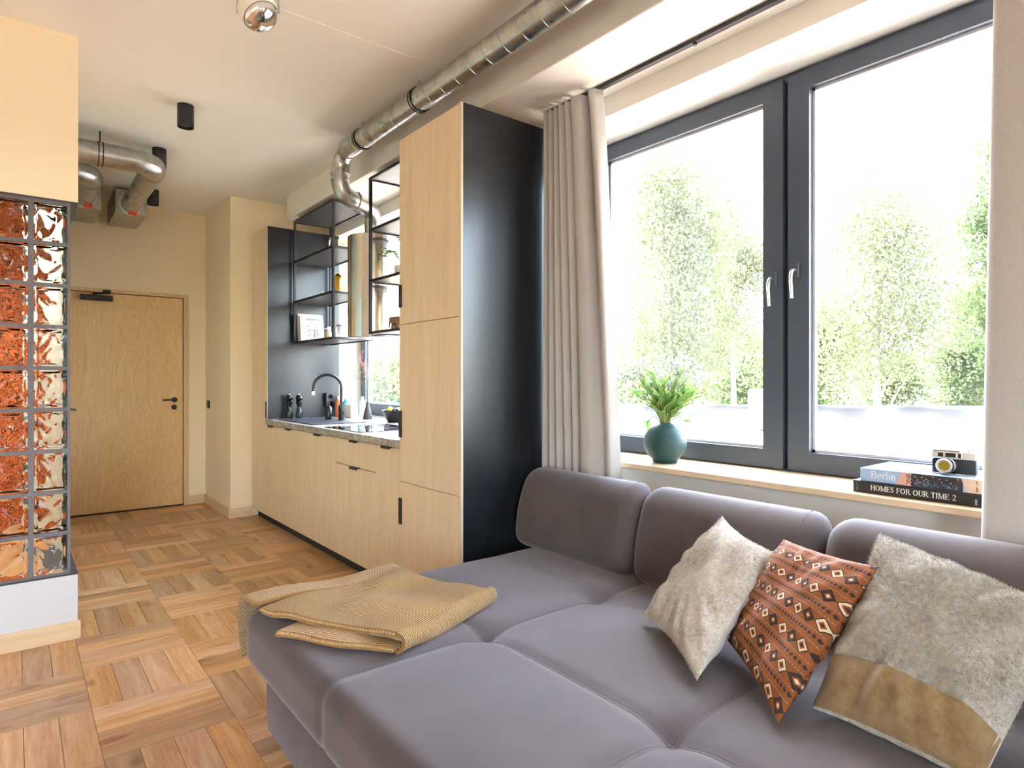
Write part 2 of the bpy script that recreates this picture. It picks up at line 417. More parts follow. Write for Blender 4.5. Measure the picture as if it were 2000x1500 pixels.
for (hid, zc, cx, cy, ay) in planks:
    if not hid and cnt < 300:
        if proto is None:
            proto = pm.build('plank', OAK, fl, angle=0); o = proto
        else: o = clone(proto, fl)
        o.location = (cx, cy, 0); o.rotation_euler = (0, 0, (pi / 2 if ay else 0) + (pi if random.random() < 0.5 else 0)); cnt += 1
    else:
        if ay: rest.box(cx - TX / 8 + .0006, cx + TX / 8 - .0006, cy - TY / 2 + .0008, cy + TY / 2 - .0008, -0.014, 0)
        else: rest.box(cx - TX / 2 + .0008, cx + TX / 2 - .0008, cy - TY / 8 + .0006, cy + TY / 8 - .0006, -0.014, 0)
ro = rest.build('plank_remainder', OAKR, fl, angle=0); ro['kind'] = 'stuff'

struct(MB().box(-2.8, 2.86, -3.5, 7.25, H, H + 0.3).build('ceiling', CEIL))
struct(MB().box(-0.2, 1.98, 2.897, 2.903, H - 0.002, H).build('trim_1', CEIL), 'faint slab joint line across the pale ceiling', 'ceiling joint')
struct(MB().box(1.98, 2.42, -3.5, 5.84, 2.765, H, bev=0.004).build('trim_2', PAINTW), 'cream plastered beam above the windows', 'beam')
# window wall with three openings, the unseen one added for light
ww = MB(); X0, X1 = 2.42, 2.84
OP = [(-2.95, -1.45, 0.85, 2.66), (0.16, 2.62, 0.85, 2.66), (3.35, 5.82, 0.886, 2.66)]
ys = [-3.5] + [q for o in OP for q in o[:2]] + [6.2]
for a in range(0, len(ys), 2): ww.box(X0, X1, ys[a], ys[a + 1], 0, H)
for (a, b, c_, d_) in OP: ww.box(X0, X1, a, b, 0, c_); ww.box(X0, X1, a, b, d_, H)
struct(ww.build('wall_right', PAINTW, angle=0))
struct(MB().box(1.56, 2.86, 6.13, 7.25, 0, H, bev=0.003).build('wall_niche', PAINT), 'cream wall corner beside the entrance door', 'wall')
wd = MB().box(-2.8, 0.34, 7.09, 7.25, 0, H).box(0.34, 1.398, 7.09, 7.25, 2.15, H).box(1.398, 1.56, 7.09, 7.25, 0, H).box(0.34, 1.398, 7.2, 7.25, 0, 2.15)
struct(wd.build('wall_door', PAINT, angle=0))
struct(MB().box(-2.95, -2.8, -3.5, 7.25, 0, H).build('wall_left', PAINTW, angle=0))
struct(MB().box(-2.8, -2.55, -3.65, -3.5, 0, H).box(-1.0, 2.86, -3.65, -3.5, 0, H).box(-2.55, -1.0, -3.65, -3.5, 0, 0.6).box(-2.55, -1.0, -3.65, -3.5, 2.7, H).build('wall_back', PAINTW, angle=0))
w4 = struct(MB().box(-2.55, -1.0, -3.63, -3.56, 0.6, 0.68).box(-2.55, -1.0, -3.63, -3.56, 2.62, 2.7).box(-2.55, -2.47, -3.63, -3.56, 0.68, 2.62).box(-1.08, -1.0, -3.63, -3.56, 0.68, 2.62).build('window_added_back', FRAME, angle=0), 'unseen window added behind the viewer to light the room', 'window')  # added opening, out of view, gives soft fill light from behind the camera
MB().box(-2.47, -1.08, -3.6, -3.595, 0.68, 2.62).build('pane', GLASS, w4, 0)
struct(box('baseboard_niche', SKIRT, (1.545, 1.75, 6.115, 6.13, 0, 0.092), bev=0.002))
struct(box('baseboard_side', SKIRT, (1.545, 1.56, 6.13, 7.09, 0, 0.092), bev=0.002))
struct(box('baseboard_door', SKIRT, (1.398, 1.545, 7.075, 7.09, 0, 0.092), bev=0.002))
struct(box('roof_top', RENDERW, (-3, 2.86, -3.7, 7.3, H + 0.3, H + 0.4)))

# glass-block shower partition
wp = struct(MB().box(-2.8, 0.245, 3.767, 3.9, 0, 0.317).box(0.12, 0.245, 3.9, 4.5, 0, 0.317).build('wall_partition', BASEW, angle=0), 'glass-block shower partition with white base and cream top', 'partition wall')
MB().box(-2.8, 0.19, 3.767, 3.9, 2.165, H).box(0.19, 0.247, 3.767, 4.62, 2.165, H).build('header', PAINT, wp, 0)
MB().box(-2.8, 0.19, 3.769, 3.9, 2.158, 2.165).box(0.19, 0.2465, 3.769, 4.62, 2.158, 2.165).build('header_edging', DARKF, wp, 0)
MB().box(-2.8, 0.246, 3.766, 3.9, 0.317, 0.323).box(0.12, 0.246, 3.9, 4.5, 0.317, 0.323).build('ledge_edging', DARKF, wp, 0)
struct(box('baseboard_partition', SKIRT, (-2.8, 0.256, 3.752, 3.767, 0, 0.09), bev=0.002))
gx1 = 0.203; BW, BH, JX, JZ = 0.132, 0.184, 0.021, 0.0195
nrow = 9; z0b = 0.335
zp = (2.158 - 0.323 - 0.012) / nrow
mort = MB(); x1 = gx1; ncol = 6
mort.box(gx1, 0.215, 3.774, 3.86, 0.323, 2.158)
for c_ in range(ncol):
    xa = gx1 - (c_ + 1) * (BW + JX)
    mort.box(xa, xa + JX, 3.776, 3.858, 0.323, 2.158)
for r_ in range(nrow + 1):
    zz = 0.323 + r_ * zp
    mort.box(gx1 - ncol * (BW + JX), gx1, 3.777, 3.857, max(0.323, zz - JZ / 2 + 0.004), min(2.158, zz + JZ / 2 + 0.004))
mort.build('mortar', GROUT, wp, 0)
def block_mesh(seed):
    rnd = random.Random(seed); b = MB(); hw, hh = BW / 2 - 0.001, (zp - JZ) / 2
    ph = [rnd.uniform(0, 6.28) for _ in range(8)]
    def wav(x, z): return 0.0038 * (sin(70 * x + ph[0] + 2 * sin(38 * z + ph[1])) + sin(60 * z + ph[2] + 2 * sin(47 * x + ph[3])))
    for sgn, y0 in ((-1, -0.041), (1, 0.041)):
        def fn(a, t, sgn=sgn, y0=y0):
            x, z = (a - 0.5) * 2, (t - 0.5) * 2; e = max(abs(x), abs(z))
            rim = 1.0 if e > 0.86 else 0.0
            y = y0 if rim else y0 - sgn * 0.006 + wav(x * hw, z * hh)
            if e > 0.985: y = y0 - sgn * 0.004
            return (x * hw, y, z * hh)
        if sgn < 0: b.grid(fn, 18, 24)
        else: b.grid(lambda a, t: fn(1 - a, t), 18, 24)
    for (xa, xb, za, zb) in ((-1, 1, -1, -1), (1, 1, -1, 1), (1, -1, 1, 1), (-1, -1, 1, -1)):
        b.add([(xa * hw, -0.037, za * hh), (xb * hw, -0.037, zb * hh), (xb * hw, 0.037, zb * hh), (xa * hw, 0.037, za * hh)], [(0, 1, 2, 3)])
    return b
protos = []
for c_ in range(ncol):
    for r_ in range(nrow):
        k = (c_ * 7 + r_ * 3) % 4
        if k >= len(protos):
            k = len(protos); o = block_mesh(k).build('glass_block', BLOCK, wp, 40, fixn=True); protos.append(o)
        else: o = clone(protos[k], wp)
        o.location = (gx1 - (c_ + 1) * (BW + JX) + JX + BW / 2, 3.812, 0.323 + r_ * zp + zp / 2 + 0.004)
# shower room behind it
struct(MB().box(0.19, 0.205, 3.86, 6.5, 0, H).build('wall_shower_side', plain('white_shower_tile', (206, 226, 216), 0.3), angle=0))
struct(MB().box(-2.8, 0.19, 6.5, 6.6, 0, H).build('wall_shower_back', TERRA, angle=0))
sl = thing('added_shower_lamp', 'unseen round lamp added to light the tiled shower room', 'lamp', (-0.5, 4.75, H))  # added lamp, out of view, brightens the tiles behind the glass blocks
MB().lathe([(0.16, 0), (0.16, -0.04), (0.15, -0.05)], (-0.5, 4.75, H)).build('housing', WHITEM, sl)
m = Mat('added_lamp_diffuser'); m.set(Base_Color=(1, 1, 1), Emission_Color=(1.0, 0.96, 0.9), Emission_Strength=80.0)
MB().lathe([(0.145, -0.05), (0.12, -0.062), (0.0, -0.066)], (-0.5, 4.75, H)).build('diffuser', m.m, sl)
# shower room door: only its lever shows
d2 = struct(MB().box(0.205, 0.215, 5.0, 5.85, 0, 2.1).build('door_2', DOORW, angle=0), 'shower room door of which only the black lever shows', 'door')
MB().cyl((0.215, 5.75, 1.06), (0.27, 5.75, 1.06), 0.011, seg=12).tube([(0.26, 5.75, 1.06), (0.33, 5.75, 1.06), (0.355, 5.68, 1.058)], 0.009, 10).build('lever_handle', BLACKM, d2)

# entrance door
d1 = struct(MB().box(0.385, 1.346, 7.092, 7.135, 0.012, 2.112, bev=0.002).build('door_1', DOORW, loc=(0.385, 7.092, 0.012)), 'birch veneer entrance door with black lever and closer', 'door')
MB().box(0.34, 0.38, 7.07, 7.2, 0, 2.152).box(1.351, 1.398, 7.07, 7.2, 0, 2.152).box(0.38, 1.351, 7.07, 7.2, 2.118, 2.152).build('door_frame', wood('birch_frame', (210, 174, 128), (219, 185, 140), (226, 196, 152), 'Z'), d1)
MB().box(0.38, 1.351, 7.14, 7.2, 0, 2.118).build('rebate', plain('dark_rebate', (40, 30, 24), 0.9), d1)
MB().box(0.38, 1.351, 7.078, 7.14, 0.0, 0.01).build('threshold', plain('dark_threshold', (58, 48, 40), 0.6), d1)
h1 = MB().cyl((1.268, 7.092, 1.08), (1.268, 7.078, 1.08), 0.026, seg=24).build('rosette', BLACKM, d1)
MB().cyl((1.268, 7.078, 1.08), (1.268, 7.035, 1.08), 0.009, seg=12).tube([(1.268, 7.038, 1.08), (1.20, 7.034, 1.08), (1.155, 7.036, 1.08)], 0.008, 10).build('lever', BLACKM, h1)
MB().cyl((1.266, 7.092, 1.005), (1.266, 7.079, 1.005), 0.025, seg=24).build('lock_rosette', BLACKM, d1)
cb = MB().box(0.475, 0.735, 7.035, 7.092, 2.035, 2.085, bev=0.004).build('door_closer', BLACKM, d1)
MB().tube([(0.58, 7.06, 2.085), (0.58, 7.06, 2.1), (0.66, 7.03, 2.105), (0.71, 7.055, 2.112)], 0.009, 8).box(0.655, 0.72, 7.05, 7.07, 2.108, 2.14, bev=0.003).build('closer_arm', BLACKM, cb)
sw = tag(MB().box(1.548, 1.56, 6.905, 6.985, 0.99, 1.07, bev=0.003).build('light_switch', BLACKM, loc=(1.56, 6.945, 0.99)), 'small black light switch on the cream wall by the door', 'light switch')

# ------------------------------------------------------------ windows
def window(name, y0, y1, z0, z1, split, label, sill=True, handles=True, xf=2.72):
    w = struct(MB().box(xf, xf + 0.07, y0, y1, z0, z0 + 0.045, bev=.003).box(xf, xf + 0.07, y0, y1, z1 - 0.04, z1, bev=.003).box(xf, xf + 0.07, y0, y0 + 0.04, z0, z1, bev=.003)
               .box(xf, xf + 0.07, y1 - 0.04, y1, z0, z1, bev=.003).box(xf + 0.01, xf + 0.07, split - 0.018, split + 0.018, z0, z1).build(name, FRAME), label, 'window')
    for (a, b, side) in ((y0 + 0.03, split - 0.012, -1), (split + 0.012, y1 - 0.03, 1)):
        s = 0.095; xs = xf - 0.022
        za, zb = z0 + 0.035, z1 - 0.028
        fm = MB()
        def mitre(p):  # p: four rails with mitred corners
            pass
        q = [(a, za), (b, za), (b, zb), (a, zb)]; qi = [(a + s, za + s - 0.01), (b - s, za + s - 0.01), (b - s, zb - s + 0.02), (a + s, zb - s + 0.02)]
        for i in range(4):
            j = (i + 1) % 4
            poly = [q[i], q[j], qi[j], qi[i]]
            g = 0.0007
            fm.prism(poly, lambda y, z: (xs, y, z), lambda y, z: (xs + 0.075, y, z))
        sh = fm.build('sash', FRAME, w, 20)
        bd = MB(); t = 0.012
        for (ya, yb, zc_, zd) in ((qi[0][0], qi[0][0] + t, qi[0][1], qi[3][1]), (qi[1][0] - t, qi[1][0], qi[0][1], qi[3][1]), (qi[0][0], qi[1][0], qi[0][1], qi[0][1] + t), (qi[0][0], qi[1][0], qi[3][1] - t, qi[3][1])):
            bd.box(xs + 0.03, xs + 0.05, ya, yb, zc_, zd)
        bd.build('glass_spacer', SPACER, sh)
        MB().box(xs + 0.038, xs + 0.042, qi[0][0], qi[1][0], qi[0][1], qi[3][1]).build('pane', GLASS, sh, 0)
        if handles:
            yh = (split + 0.052) if side > 0 else (split - 0.052); zh = 1.74 if side > 0 else 1.765
            hd = MB().box(xs - 0.012, xs, yh - 0.014, yh + 0.014, zh - 0.035, zh + 0.035, bev=0.004).build('handle', FRAME, sh)
            MB().tube([(xs - 0.01, yh, zh)] + bez((xs - 0.035, yh, zh), (xs - 0.06, yh, zh - 0.01), (xs - 0.052, yh, zh - 0.07), 6) + [(xs - 0.044, yh, zh - 0.125)], [0.008, 0.008, .0075, .007, .007, .007, .007, .007, .006], 10).build('lever', SATIN, hd)
    MB().box(xf + 0.07, 2.84 + 0.16, y0, y1, z0 + 0.015, z0 + 0.045).box(2.985, 3.0, y0, y1, z0 - 0.03, z0 + 0.045).build('outer_sill', COPPER, w, 0)
    if sill: MB().box(2.355, xf, y0 - 0.06, y1 - 0.01, z0 + 0.003, z0 + 0.028, bev=0.002).build('window_sill', SILLW, w)
    return w
window('window_1', 0.16, 2.62, 0.846, 2.66, 1.415, 'wide dark-framed double window above the sofa')
window('window_2', 3.35, 5.82, 0.935, 2.66, 4.6, 'dark-framed kitchen window behind the open shelves', sill=False, handles=False)
window('window_added_side', -2.95, -1.45, 0.846, 2.66, -2.2, 'unseen double window added beyond the right curtain for more light')  # added beyond the frame to let more sky light in

# ------------------------------------------------------------ kitchen
XC = 1.745
def handle_bar(parent, y, z, w=0.11):
    return MB().box(XC - 0.016, XC + 0.012, y - w / 2, y + w / 2, z - 0.001, z + 0.003).box(XC - 0.018, XC - 0.013, y - w / 2, y + w / 2, z - 0.011, z + 0.003).build('handle', BLACKM, parent)
def edge_pull(parent, y, za, zb):
    return MB().box(XC - 0.008, XC + 0.004, y - 0.02, y + 0.009, za, zb, bev=0.001).build('handle', BLACKM, parent)
G = 0.0016
def front(name, parent, ya, yb, za, zb):
    return MB().box(XC, XC + 0.019, ya + G, yb - G, za + G, zb - G, bev=0.0012).build(name, BIRCH, parent)
# near tall cabinet
tc = thing('tall_cabinet', 'full-height pale birch cabinet with a black side panel beside the sofa', 'cabinet', (2.06, 2.92, 0))
MB().box(XC + 0.02, 2.415, 2.612, 3.232, 0.08, 2.672).build('carcass', BIRCH, tc)
MB().box(XC + 0.012, 2.415, 2.591, 2.610, 0.0, 2.676, bev=0.001).build('side_panel', BLACKP, tc)
MB().box(XC - 0.002, XC + 0.012, 2.591, 2.610, 0.0, 2.676, bev=0.001).build('edge_band', plain('pale_edge_band', (214, 196, 170), 0.5), tc)
dr = front('door', tc, 2.612, 3.232, 0.08, 0.695)
edge_pull(dr, 3.222, 0.45, 0.60)
dr = front('door', tc, 2.612, 3.232, 0.695, 1.602); edge_pull(dr, 3.222, 0.95, 1.105)
dr = front('door', tc, 2.612, 3.232, 1.602, 2.672); edge_pull(dr, 3.222, 1.70, 1.83)
# far tall cabinet
tf = thing('tall_cabinet', 'narrow birch cabinet with black backsplash side at the far kitchen end', 'cabinet', (2.06, 5.88, 0))
MB().box(XC + 0.02, 2.4, 5.675, 6.11, 0.08, 2.64).build('carcass', BIRCH, tf)
MB().box(XC + 0.004, 2.412, 5.655, 5.674, 0.08, 2.645, bev=0.001).build('side_panel', BLACKP, tf)
dr = front('door', tf, 5.655, 6.11, 0.08, 2.645); edge_pull(dr, 5.68, 0.94, 1.09)
# base units
BU = [(5.404, 5.655, 'narrow birch base cabinet next to the far tall cabinet', None), (4.776, 5.404, 'wide birch base cabinet under the black sink', None),
      (4.147, 4.776, 'wide birch base cabinet left of the drawer unit', None), (3.527, 4.147, 'birch base cabinet with a drawer above its door', 'drawer'),
      (3.234, 3.527, 'narrow birch base cabinet next to the near tall cabinet', None)]
for (ya, yb, lab, kind) in BU:
    bu = thing('base_cabinet', lab, 'cabinet', (2.06, (ya + yb) / 2, 0.08), 'kitchen base cabinets')
    MB().box(XC + 0.02, 2.38, ya + 0.001, yb - 0.001, 0.08, 0.886).build('carcass', BIRCH, bu)
    ym = (ya + yb) / 2
    if kind:
        d = front('drawer', bu, ya, yb, 0.71, 0.884); handle_bar(d, ym, 0.882)
        d = front('door', bu, ya, yb, 0.08, 0.706); handle_bar(d, ym, 0.706)
    else:
        d = front('door', bu, ya, yb, 0.08, 0.884); handle_bar(d, ym, 0.882)
tag(MB().box(1.80, 1.815, 2.612, 6.10, 0, 0.079).build('toe_kick', KICK, loc=(1.8, 4.4, 0)), 'dark recessed toe kick running under the birch cabinets', 'toe kick')
tag(MB().box(XC - 0.018, 2.70, 3.3525, 5.654, 0.888, 0.934, bev=0.002).box(XC - 0.018, 2.414, 3.234, 3.3525, 0.888, 0.934, bev=0.002).build('worktop', STONE, loc=(2.1, 4.4, 0.888)), 'mottled grey stone-look worktop along the kitchen', 'worktop')
# sink with drainer
sk = thing('kitchen_sink', 'black inset sink with ridged drainer in the worktop', 'sink', (2.0, 5.05, 0.934))
MB().box(1.79, 2.24, 4.69, 5.50, 0.934, 0.941, bev=0.003).build('rim', plain('black_sink_composite', (44, 48, 58), 0.45), sk)
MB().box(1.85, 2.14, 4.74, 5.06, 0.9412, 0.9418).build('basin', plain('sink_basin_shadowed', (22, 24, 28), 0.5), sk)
for k in range(5): MB().box(1.86, 2.10, 5.12 + k * 0.065, 5.135 + k * 0.065, 0.9405, 0.942, bev=0.0005).build('drainer_ridge', KICK, sk)
fa = thing('kitchen_faucet', 'black high-arc faucet rising behind the sink', 'faucet', (2.17, 5.04, 0.9421))
MB().cyl((2.17, 5.04, 0.9421), (2.17, 5.04, 1.06), 0.025, seg=20).build('body', BLACKM, fa)
pts = [(2.17, 5.04, 1.05)] + [(2.17, 5.04, 1.10 + i * 0.03) for i in range(4)] + [(2.17 - 0.105 + 0.105 * cos(q), 5.04 + 0.04 * (1 - cos(q)), 1.22 + 0.105 * sin(q)) for q in [pi * i / 14 for i in range(14)]] + [(1.955, 5.12, 1.18)]
MB().tube(pts, 0.0125, 14).build('spout', BLACKM, fa)
MB().cyl((1.955, 5.12, 1.185), (1.952, 5.121, 1.155), 0.0135, seg=14).build('aerator', CHROME, fa)
MB().cyl((2.17, 5.04, 1.0), (2.15, 4.98, 1.005), 0.018, seg=14).tube([(2.15, 4.98, 1.005), (2.13, 4.95, 1.03), (2.11, 4.94, 1.075)], 0.007, 8).build('lever', BLACKM, fa)
ck = thing('cooktop', 'black glass induction cooktop beside the sink', 'cooktop', (2.0, 4.1, 0.934))
MB().box(1.775, 2.27, 3.83, 4.42, 0.934, 0.939, bev=0.0015).build('glass_top', BLACKG, ck)
for (x, y, r) in ((1.92, 4.27, .08), (1.92, 3.98, .09), (2.12, 4.27, .09), (2.12, 3.98, .075)): MB().tube([(x + r * cos(q), y + r * sin(q), 0.9392) for q in [2 * pi * i / 40 for i in range(40)]], 0.0008, 4, closed=True).build('zone_ring', plain('grey_print', (120, 120, 124), 0.5), ck)
# hood
hd = thing('range_hood', 'brushed steel cylinder range hood hanging between the black shelves', 'range hood', (2.13, 4.36, 1.60))
MB().lathe([(0.184, 0), (0.187, 0.003), (0.187, 0.757), (0.184, 0.76), (0.07, 0.76)], (2.13, 4.36, 1.60), 64).build('body', STEEL, hd, 30)
MB().lathe([(0.175, -0.002), (0.175, 0.004)], (2.13, 4.36, 1.60), 40).build('filter_plate', SATIN, hd)
# shelves
def shelf(lab, ya, yb, z0, z1, x0, x1, levels):
    t = thing('wall_shelf', lab, 'shelf', ((x0 + x1) / 2, (ya + yb) / 2, z0), 'black metal open shelves'); s = 0.02
    for (x, y) in ((x0, ya), (x0, yb - s), (x1 - s, ya), (x1 - s, yb - s)): MB().box(x, x + s, y, y + s, z0, z1, bev=0.001).build('post', BLACKM, t)
    for z in levels:
        fr = MB().box(x0, x0 + s * .8, ya + s, yb - s, z - s, z).box(x1 - s * .8, x1, ya + s, yb - s, z - s, z).box(x0 + s * .8, x1 - s * .8, ya, ya + s * .8, z - s, z).box(x0 + s * .8, x1 - s * .8, yb - s * .8, yb, z - s, z).build('rail', BLACKM, t, 0)
        MB().box(x0 + s * .8, x1 - s * .8, ya + s * .8, yb - s * .8, z - 0.012, z - 0.003).build('shelf_board', plain('black_shelf_board', (46, 46, 48), 0.38), t, 0)
    return t
SZ0, SZ1 = 1.605, 2.715
LV = [SZ0 + 0.02, SZ0 + 0.385, SZ0 + 0.745, SZ1]
shelf('black metal open shelf against the black panel left of the hood', 4.73, 5.615, SZ0, SZ1, 1.962, 2.318, LV)
shelf('black metal open shelf between the hood and near tall cabinet', 3.245, 4.085, SZ0, SZ1, 1.962, 2.318, LV)

# ------------------------------------------------------------ ducts
def ring(mb, c, ax, r, t, w, seg=28):
    ax = Vector(ax).normalized(); q = Vector((0, 0, 1)).rotation_difference(ax).to_matrix()
    return mb.lathe([(r, -w / 2), (r + t, -w / 2), (r + t, w / 2), (r, w / 2)], c, seg, q)
R = 0.064; DX, DZ, DY = 1.80, 2.876, 4.2
vd = thing('ventilation_duct', 'long spiral galvanised duct under the ceiling, bending down into the hood', 'duct', (DX, 1.5, DZ - R))
path = [(DX, -3.4, DZ), (DX, DY - 0.13, DZ)] + bez((DX, DY - 0.12, DZ), (DX, DY, DZ), (DX, DY, DZ - 0.12), 8)
MB().tube(path + [(DX, DY, 2.72)], R, 32).build('main_run', GALV, vd)
path = [(DX, DY, 2.72)] + bez((DX, DY, 2.70), (DX, DY, 2.585), (DX + 0.12, DY + 0.02, 2.575), 8) + [(1.98, 4.27, 2.575)] + bez((2.0, 4.28, 2.575), (2.13, 4.33, 2.575), (2.13, 4.36, 2.46), 8) + [(2.13, 4.36, 2.361)]
MB().tube(path, R - 0.002, 28).build('drop_elbow', GALV, vd)
n = 28; y = 0.95; sr = None
while y < 4.05:
    if sr is None:
        sr = MB().tube([(DX + (R + .0005) * cos(q), y + 0.03 * sin(q + 0.6), DZ + (R + .0005) * sin(q)) for q in [2 * pi * i / n for i in range(n)]], 0.0016, 5, closed=True).build('spiral_seam', GALV, vd); ys0 = y
    else: clone(sr, vd, (0, y - ys0, 0))
    y += 0.135
for (c_, a_) in (((DX, DY, 2.735), (0, 0, 1)), ((DX, DY, 2.69), (0, 0, 1)), ((DX + .13, DY + .022, 2.575), (1, 0.2, 0)), ((1.97, 4.266, 2.575), (1, .3, 0)), ((2.13, 4.36, 2.45), (0, 0, 1)), ((DX, DY - 0.14, DZ), (0, 1, 0))):
    ring(MB(), c_, a_, R - 0.004, 0.008, 0.006).build('joint_bead', GALV, vd)
for yc in (3.10, 3.84):
    cl = ring(ring(MB(), (DX, yc - 0.012, DZ), (0, 1, 0), R - .001, 0.007, 0.007), (DX, yc + 0.012, DZ), (0, 1, 0), R - .001, 0.007, 0.007).build('clamp', RUBBER, vd)
    ring(MB(), (DX, yc, DZ), (0, 1, 0), R - .001, 0.005, 0.02).cyl((DX, yc, DZ + R), (DX, yc, H), 0.005, seg=8).build('clamp_band', GALV, cl)
# two ducts over the hall with their boxes
def hall_duct(lab, xe, yl, zl, ybox, r=0.08, xa=-0.6):
    t = thing('ventilation_duct', lab, 'duct', (xe, yl, zl - r))
    p = [(xa, yl, zl), (xe - 0.16, yl, zl)] + bez((xe - 0.15, yl, zl), (xe, yl, zl), (xe, yl + 0.15, zl), 10)
    MB().tube(p, r, 28).build('elbow_run', GALV, t)
    MB().tube([(xe, yl + 0.14, zl), (xe, ybox - 0.0005, zl)], r - 0.003, 28).build('straight_run', GALV, t)
    for x in (xe - 0.20, xe - 0.17): ring(MB(), (x, yl, zl), (1, 0, 0), r - .003, 0.006, 0.006).build('joint_bead', GALV, t)
    for y in (yl + 0.16, yl + 0.19): ring(MB(), (xe, y, zl), (0, 1, 0), r - .004, 0.006, 0.006).build('joint_bead', GALV, t)
    ring(MB(), (xe, ybox - 0.012, zl), (0, 1, 0), r - .004, 0.022, 0.024).build('collar', plain('pale_collar', (206, 204, 196), 0.5), t)
    return t
def hall_box(lab, xa, xb, ya, yb, za, zb):
    b = tag(MB().box(xa, xb, ya, yb, za, zb, bev=0.003).build('ventilation_box', GALVB, loc=((xa + xb) / 2, ya, za)), lab, 'ventilation box'); return b
GALVB = plain('galvanised_sheet_box', (176, 172, 162), 0.42, 0.75, var=(5, 0.12))
td = hall_duct('galvanised duct over the hall that ends in the right-hand steel box', 0.80, 5.10, 2.83, 6.40)
c2 = ring(ring(MB(), (0.47, 5.10, 2.83), (1, 0, 0), .079, 0.006, 0.006), (0.445, 5.10, 2.83), (1, 0, 0), .079, 0.006, 0.006).cyl((0.457, 5.10, 2.91), (0.457, 5.10, H), 0.004, seg=8).build('clamp', RUBBER, td)
MB().box(0.78, 0.84, 6.335, 6.40, 2.735, 2.775, bev=0.003).build('orange_tag', ORANGE, td)
hall_box('galvanised steel ventilation box nearer the ceiling spotlights', 0.685, 0.925, 6.40, 7.0, 2.745, 2.955)
td = hall_duct('short galvanised duct beside the partition, ending in the left-hand steel box', 0.46, 5.62, 2.83, 6.40, 0.075)
MB().box(0.455, 0.515, 6.335, 6.40, 2.738, 2.776, bev=0.003).build('orange_tag', ORANGE, td)
hall_box('galvanised steel ventilation box half hidden by the partition', 0.36, 0.585, 6.40, 7.0, 2.745, 2.955)

# ------------------------------------------------------------ lamps
def spot(x, y, lab):
    t = thing('ceiling_spotlight', lab, 'spotlight', (x, y, H - 0.135), 'black ceiling spotlights')
    MB().lathe([(0.043, 0.02), (0.043, 0.0), (0.047, 0.0), (0.047, 0.135)], (x, y, H - 0.135), 32).build('housing', BLACKM, t)
    MB().lathe([(0.0, 0.022), (0.034, 0.022), (0.043, 0.016)], (x, y, H - 0.135), 24).build('reflector', SATIN, t)
spot(0.83, 4.29, 'black cylinder ceiling spotlight nearest the sofa')
spot(0.835, 5.22, 'black cylinder ceiling spotlight in the middle of three')
spot(0.97, 6.38, 'black cylinder ceiling spotlight nearest the entrance door')
gl = thing('ball_spotlight', 'white ball spotlight with a chrome bulb on a ceiling bracket', 'spotlight', (0.755, 2.56, 2.68))
gc = Vector((0.755, 2.56, 2.745)); gr = 0.076
ax = Vector((0.30, -0.45, -0.84)).normalized(); Q = Vector((0, 0, 1)).rotation_difference(ax).to_matrix()
MB().lathe([(0.0001, -gr)] + [(gr * cos(a), gr * sin(a)) for a in [-pi / 2 + (pi / 2 + 0.36) * i / 20 for i in range(1, 21)]] + [(gr * 0.90, gr * 0.34), (gr * 0.89, gr * 0.2)], gc, 40, Q).build('shell', WHITEM, gl, 50)
MB().lathe([(gr * 0.885, gr * 0.30), (gr * 0.87, gr * 0.40), (gr * 0.78, gr * 0.58), (gr * 0.62, gr * 0.72), (gr * 0.42, gr * 0.82), (gr * 0.2, gr * 0.87), (0.0001, gr * 0.885)], gc, 40, Q).build('bulb', CHROME, gl, 70)
ca = Vector((-cth, sth, 0))
MB().tube([gc + ca * 0.068, gc + ca * 0.084], 0.006, 10).tube([gc + ca * 0.082 + Vector((0, 0, -0.006)), gc + ca * 0.082 + Vector((0, 0, 0.235))], 0.0035, 8).build('bracket', SATIN, gl)
MB().tube([gc + ca * -0.068, gc + ca * -0.084], 0.006, 10).tube([gc - ca * 0.082 + Vector((0, 0, -0.006)), gc - ca * 0.082 + Vector((0, 0, 0.235))], 0.0035, 8).build('bracket', SATIN, gl)
MB().lathe([(0.1, H - 0.012), (0.1, H)], (gc.x, gc.y, 0), 28).build('ceiling_plate', WHITEM, gl)

# ------------------------------------------------------------ curtains and track
tk = thing('curtain_track', 'black curtain track fixed under the beam above the window', 'curtain track', (2.31, 1.0, 2.745))
MB().box(2.296, 2.326, -3.3, 2.59, 2.747, 2.7645, bev=0.002).build('rail', BLACKM, tk)
for y in (1.62, 0.95, 0.3): MB().cyl((2.311, y, 2.747), (2.311, y, 2.738), 0.01, seg=12).build('glider', BLACKM, tk)
def curtain(lab, path_top, path_bot, z0, z1, nz=40):
    """a pleated cloth: two plan curves (top, bottom) joined by smooth folds"""
    n = len(path_top); mb = MB(); th = 0.0025
    def P(a, t):
        z = z1 + (z0 - z1) * t; e = t ** 0.8
        i = a * (n - 1); k = min(int(i), n - 2); f = i - k
        def cr(p):
            g = lambda q: Vector(p[min(max(q, 0), n - 1)])
            p0, p1, p2, p3 = g(k - 1), g(k), g(k + 1), g(k + 2)
            return 0.5 * ((2 * p1) + (p2 - p0) * f + (2 * p0 - 5 * p1 + 4 * p2 - p3) * f * f + (3 * p1 - p0 - 3 * p2 + p3) * f ** 3)
        q = cr(path_top) * (1 - e) + cr(path_bot) * e
        return Vector((q.x + 0.014 + 0.004 * sin(5 * t + 9 * a), q.y, z))
    na = (n - 1) * 7
    mb.grid(P, na, nz)
    o = tag(mb.build('curtain', CURT, loc=(2.27, P(0.5, 1).y, z0), angle=0), lab, 'curtain')
    for p in o.data.polygons: p.use_smooth = True
    sm = o.modifiers.new('cloth thickness', 'SOLIDIFY'); sm.thickness = 0.004; sm.offset = 0
    return o
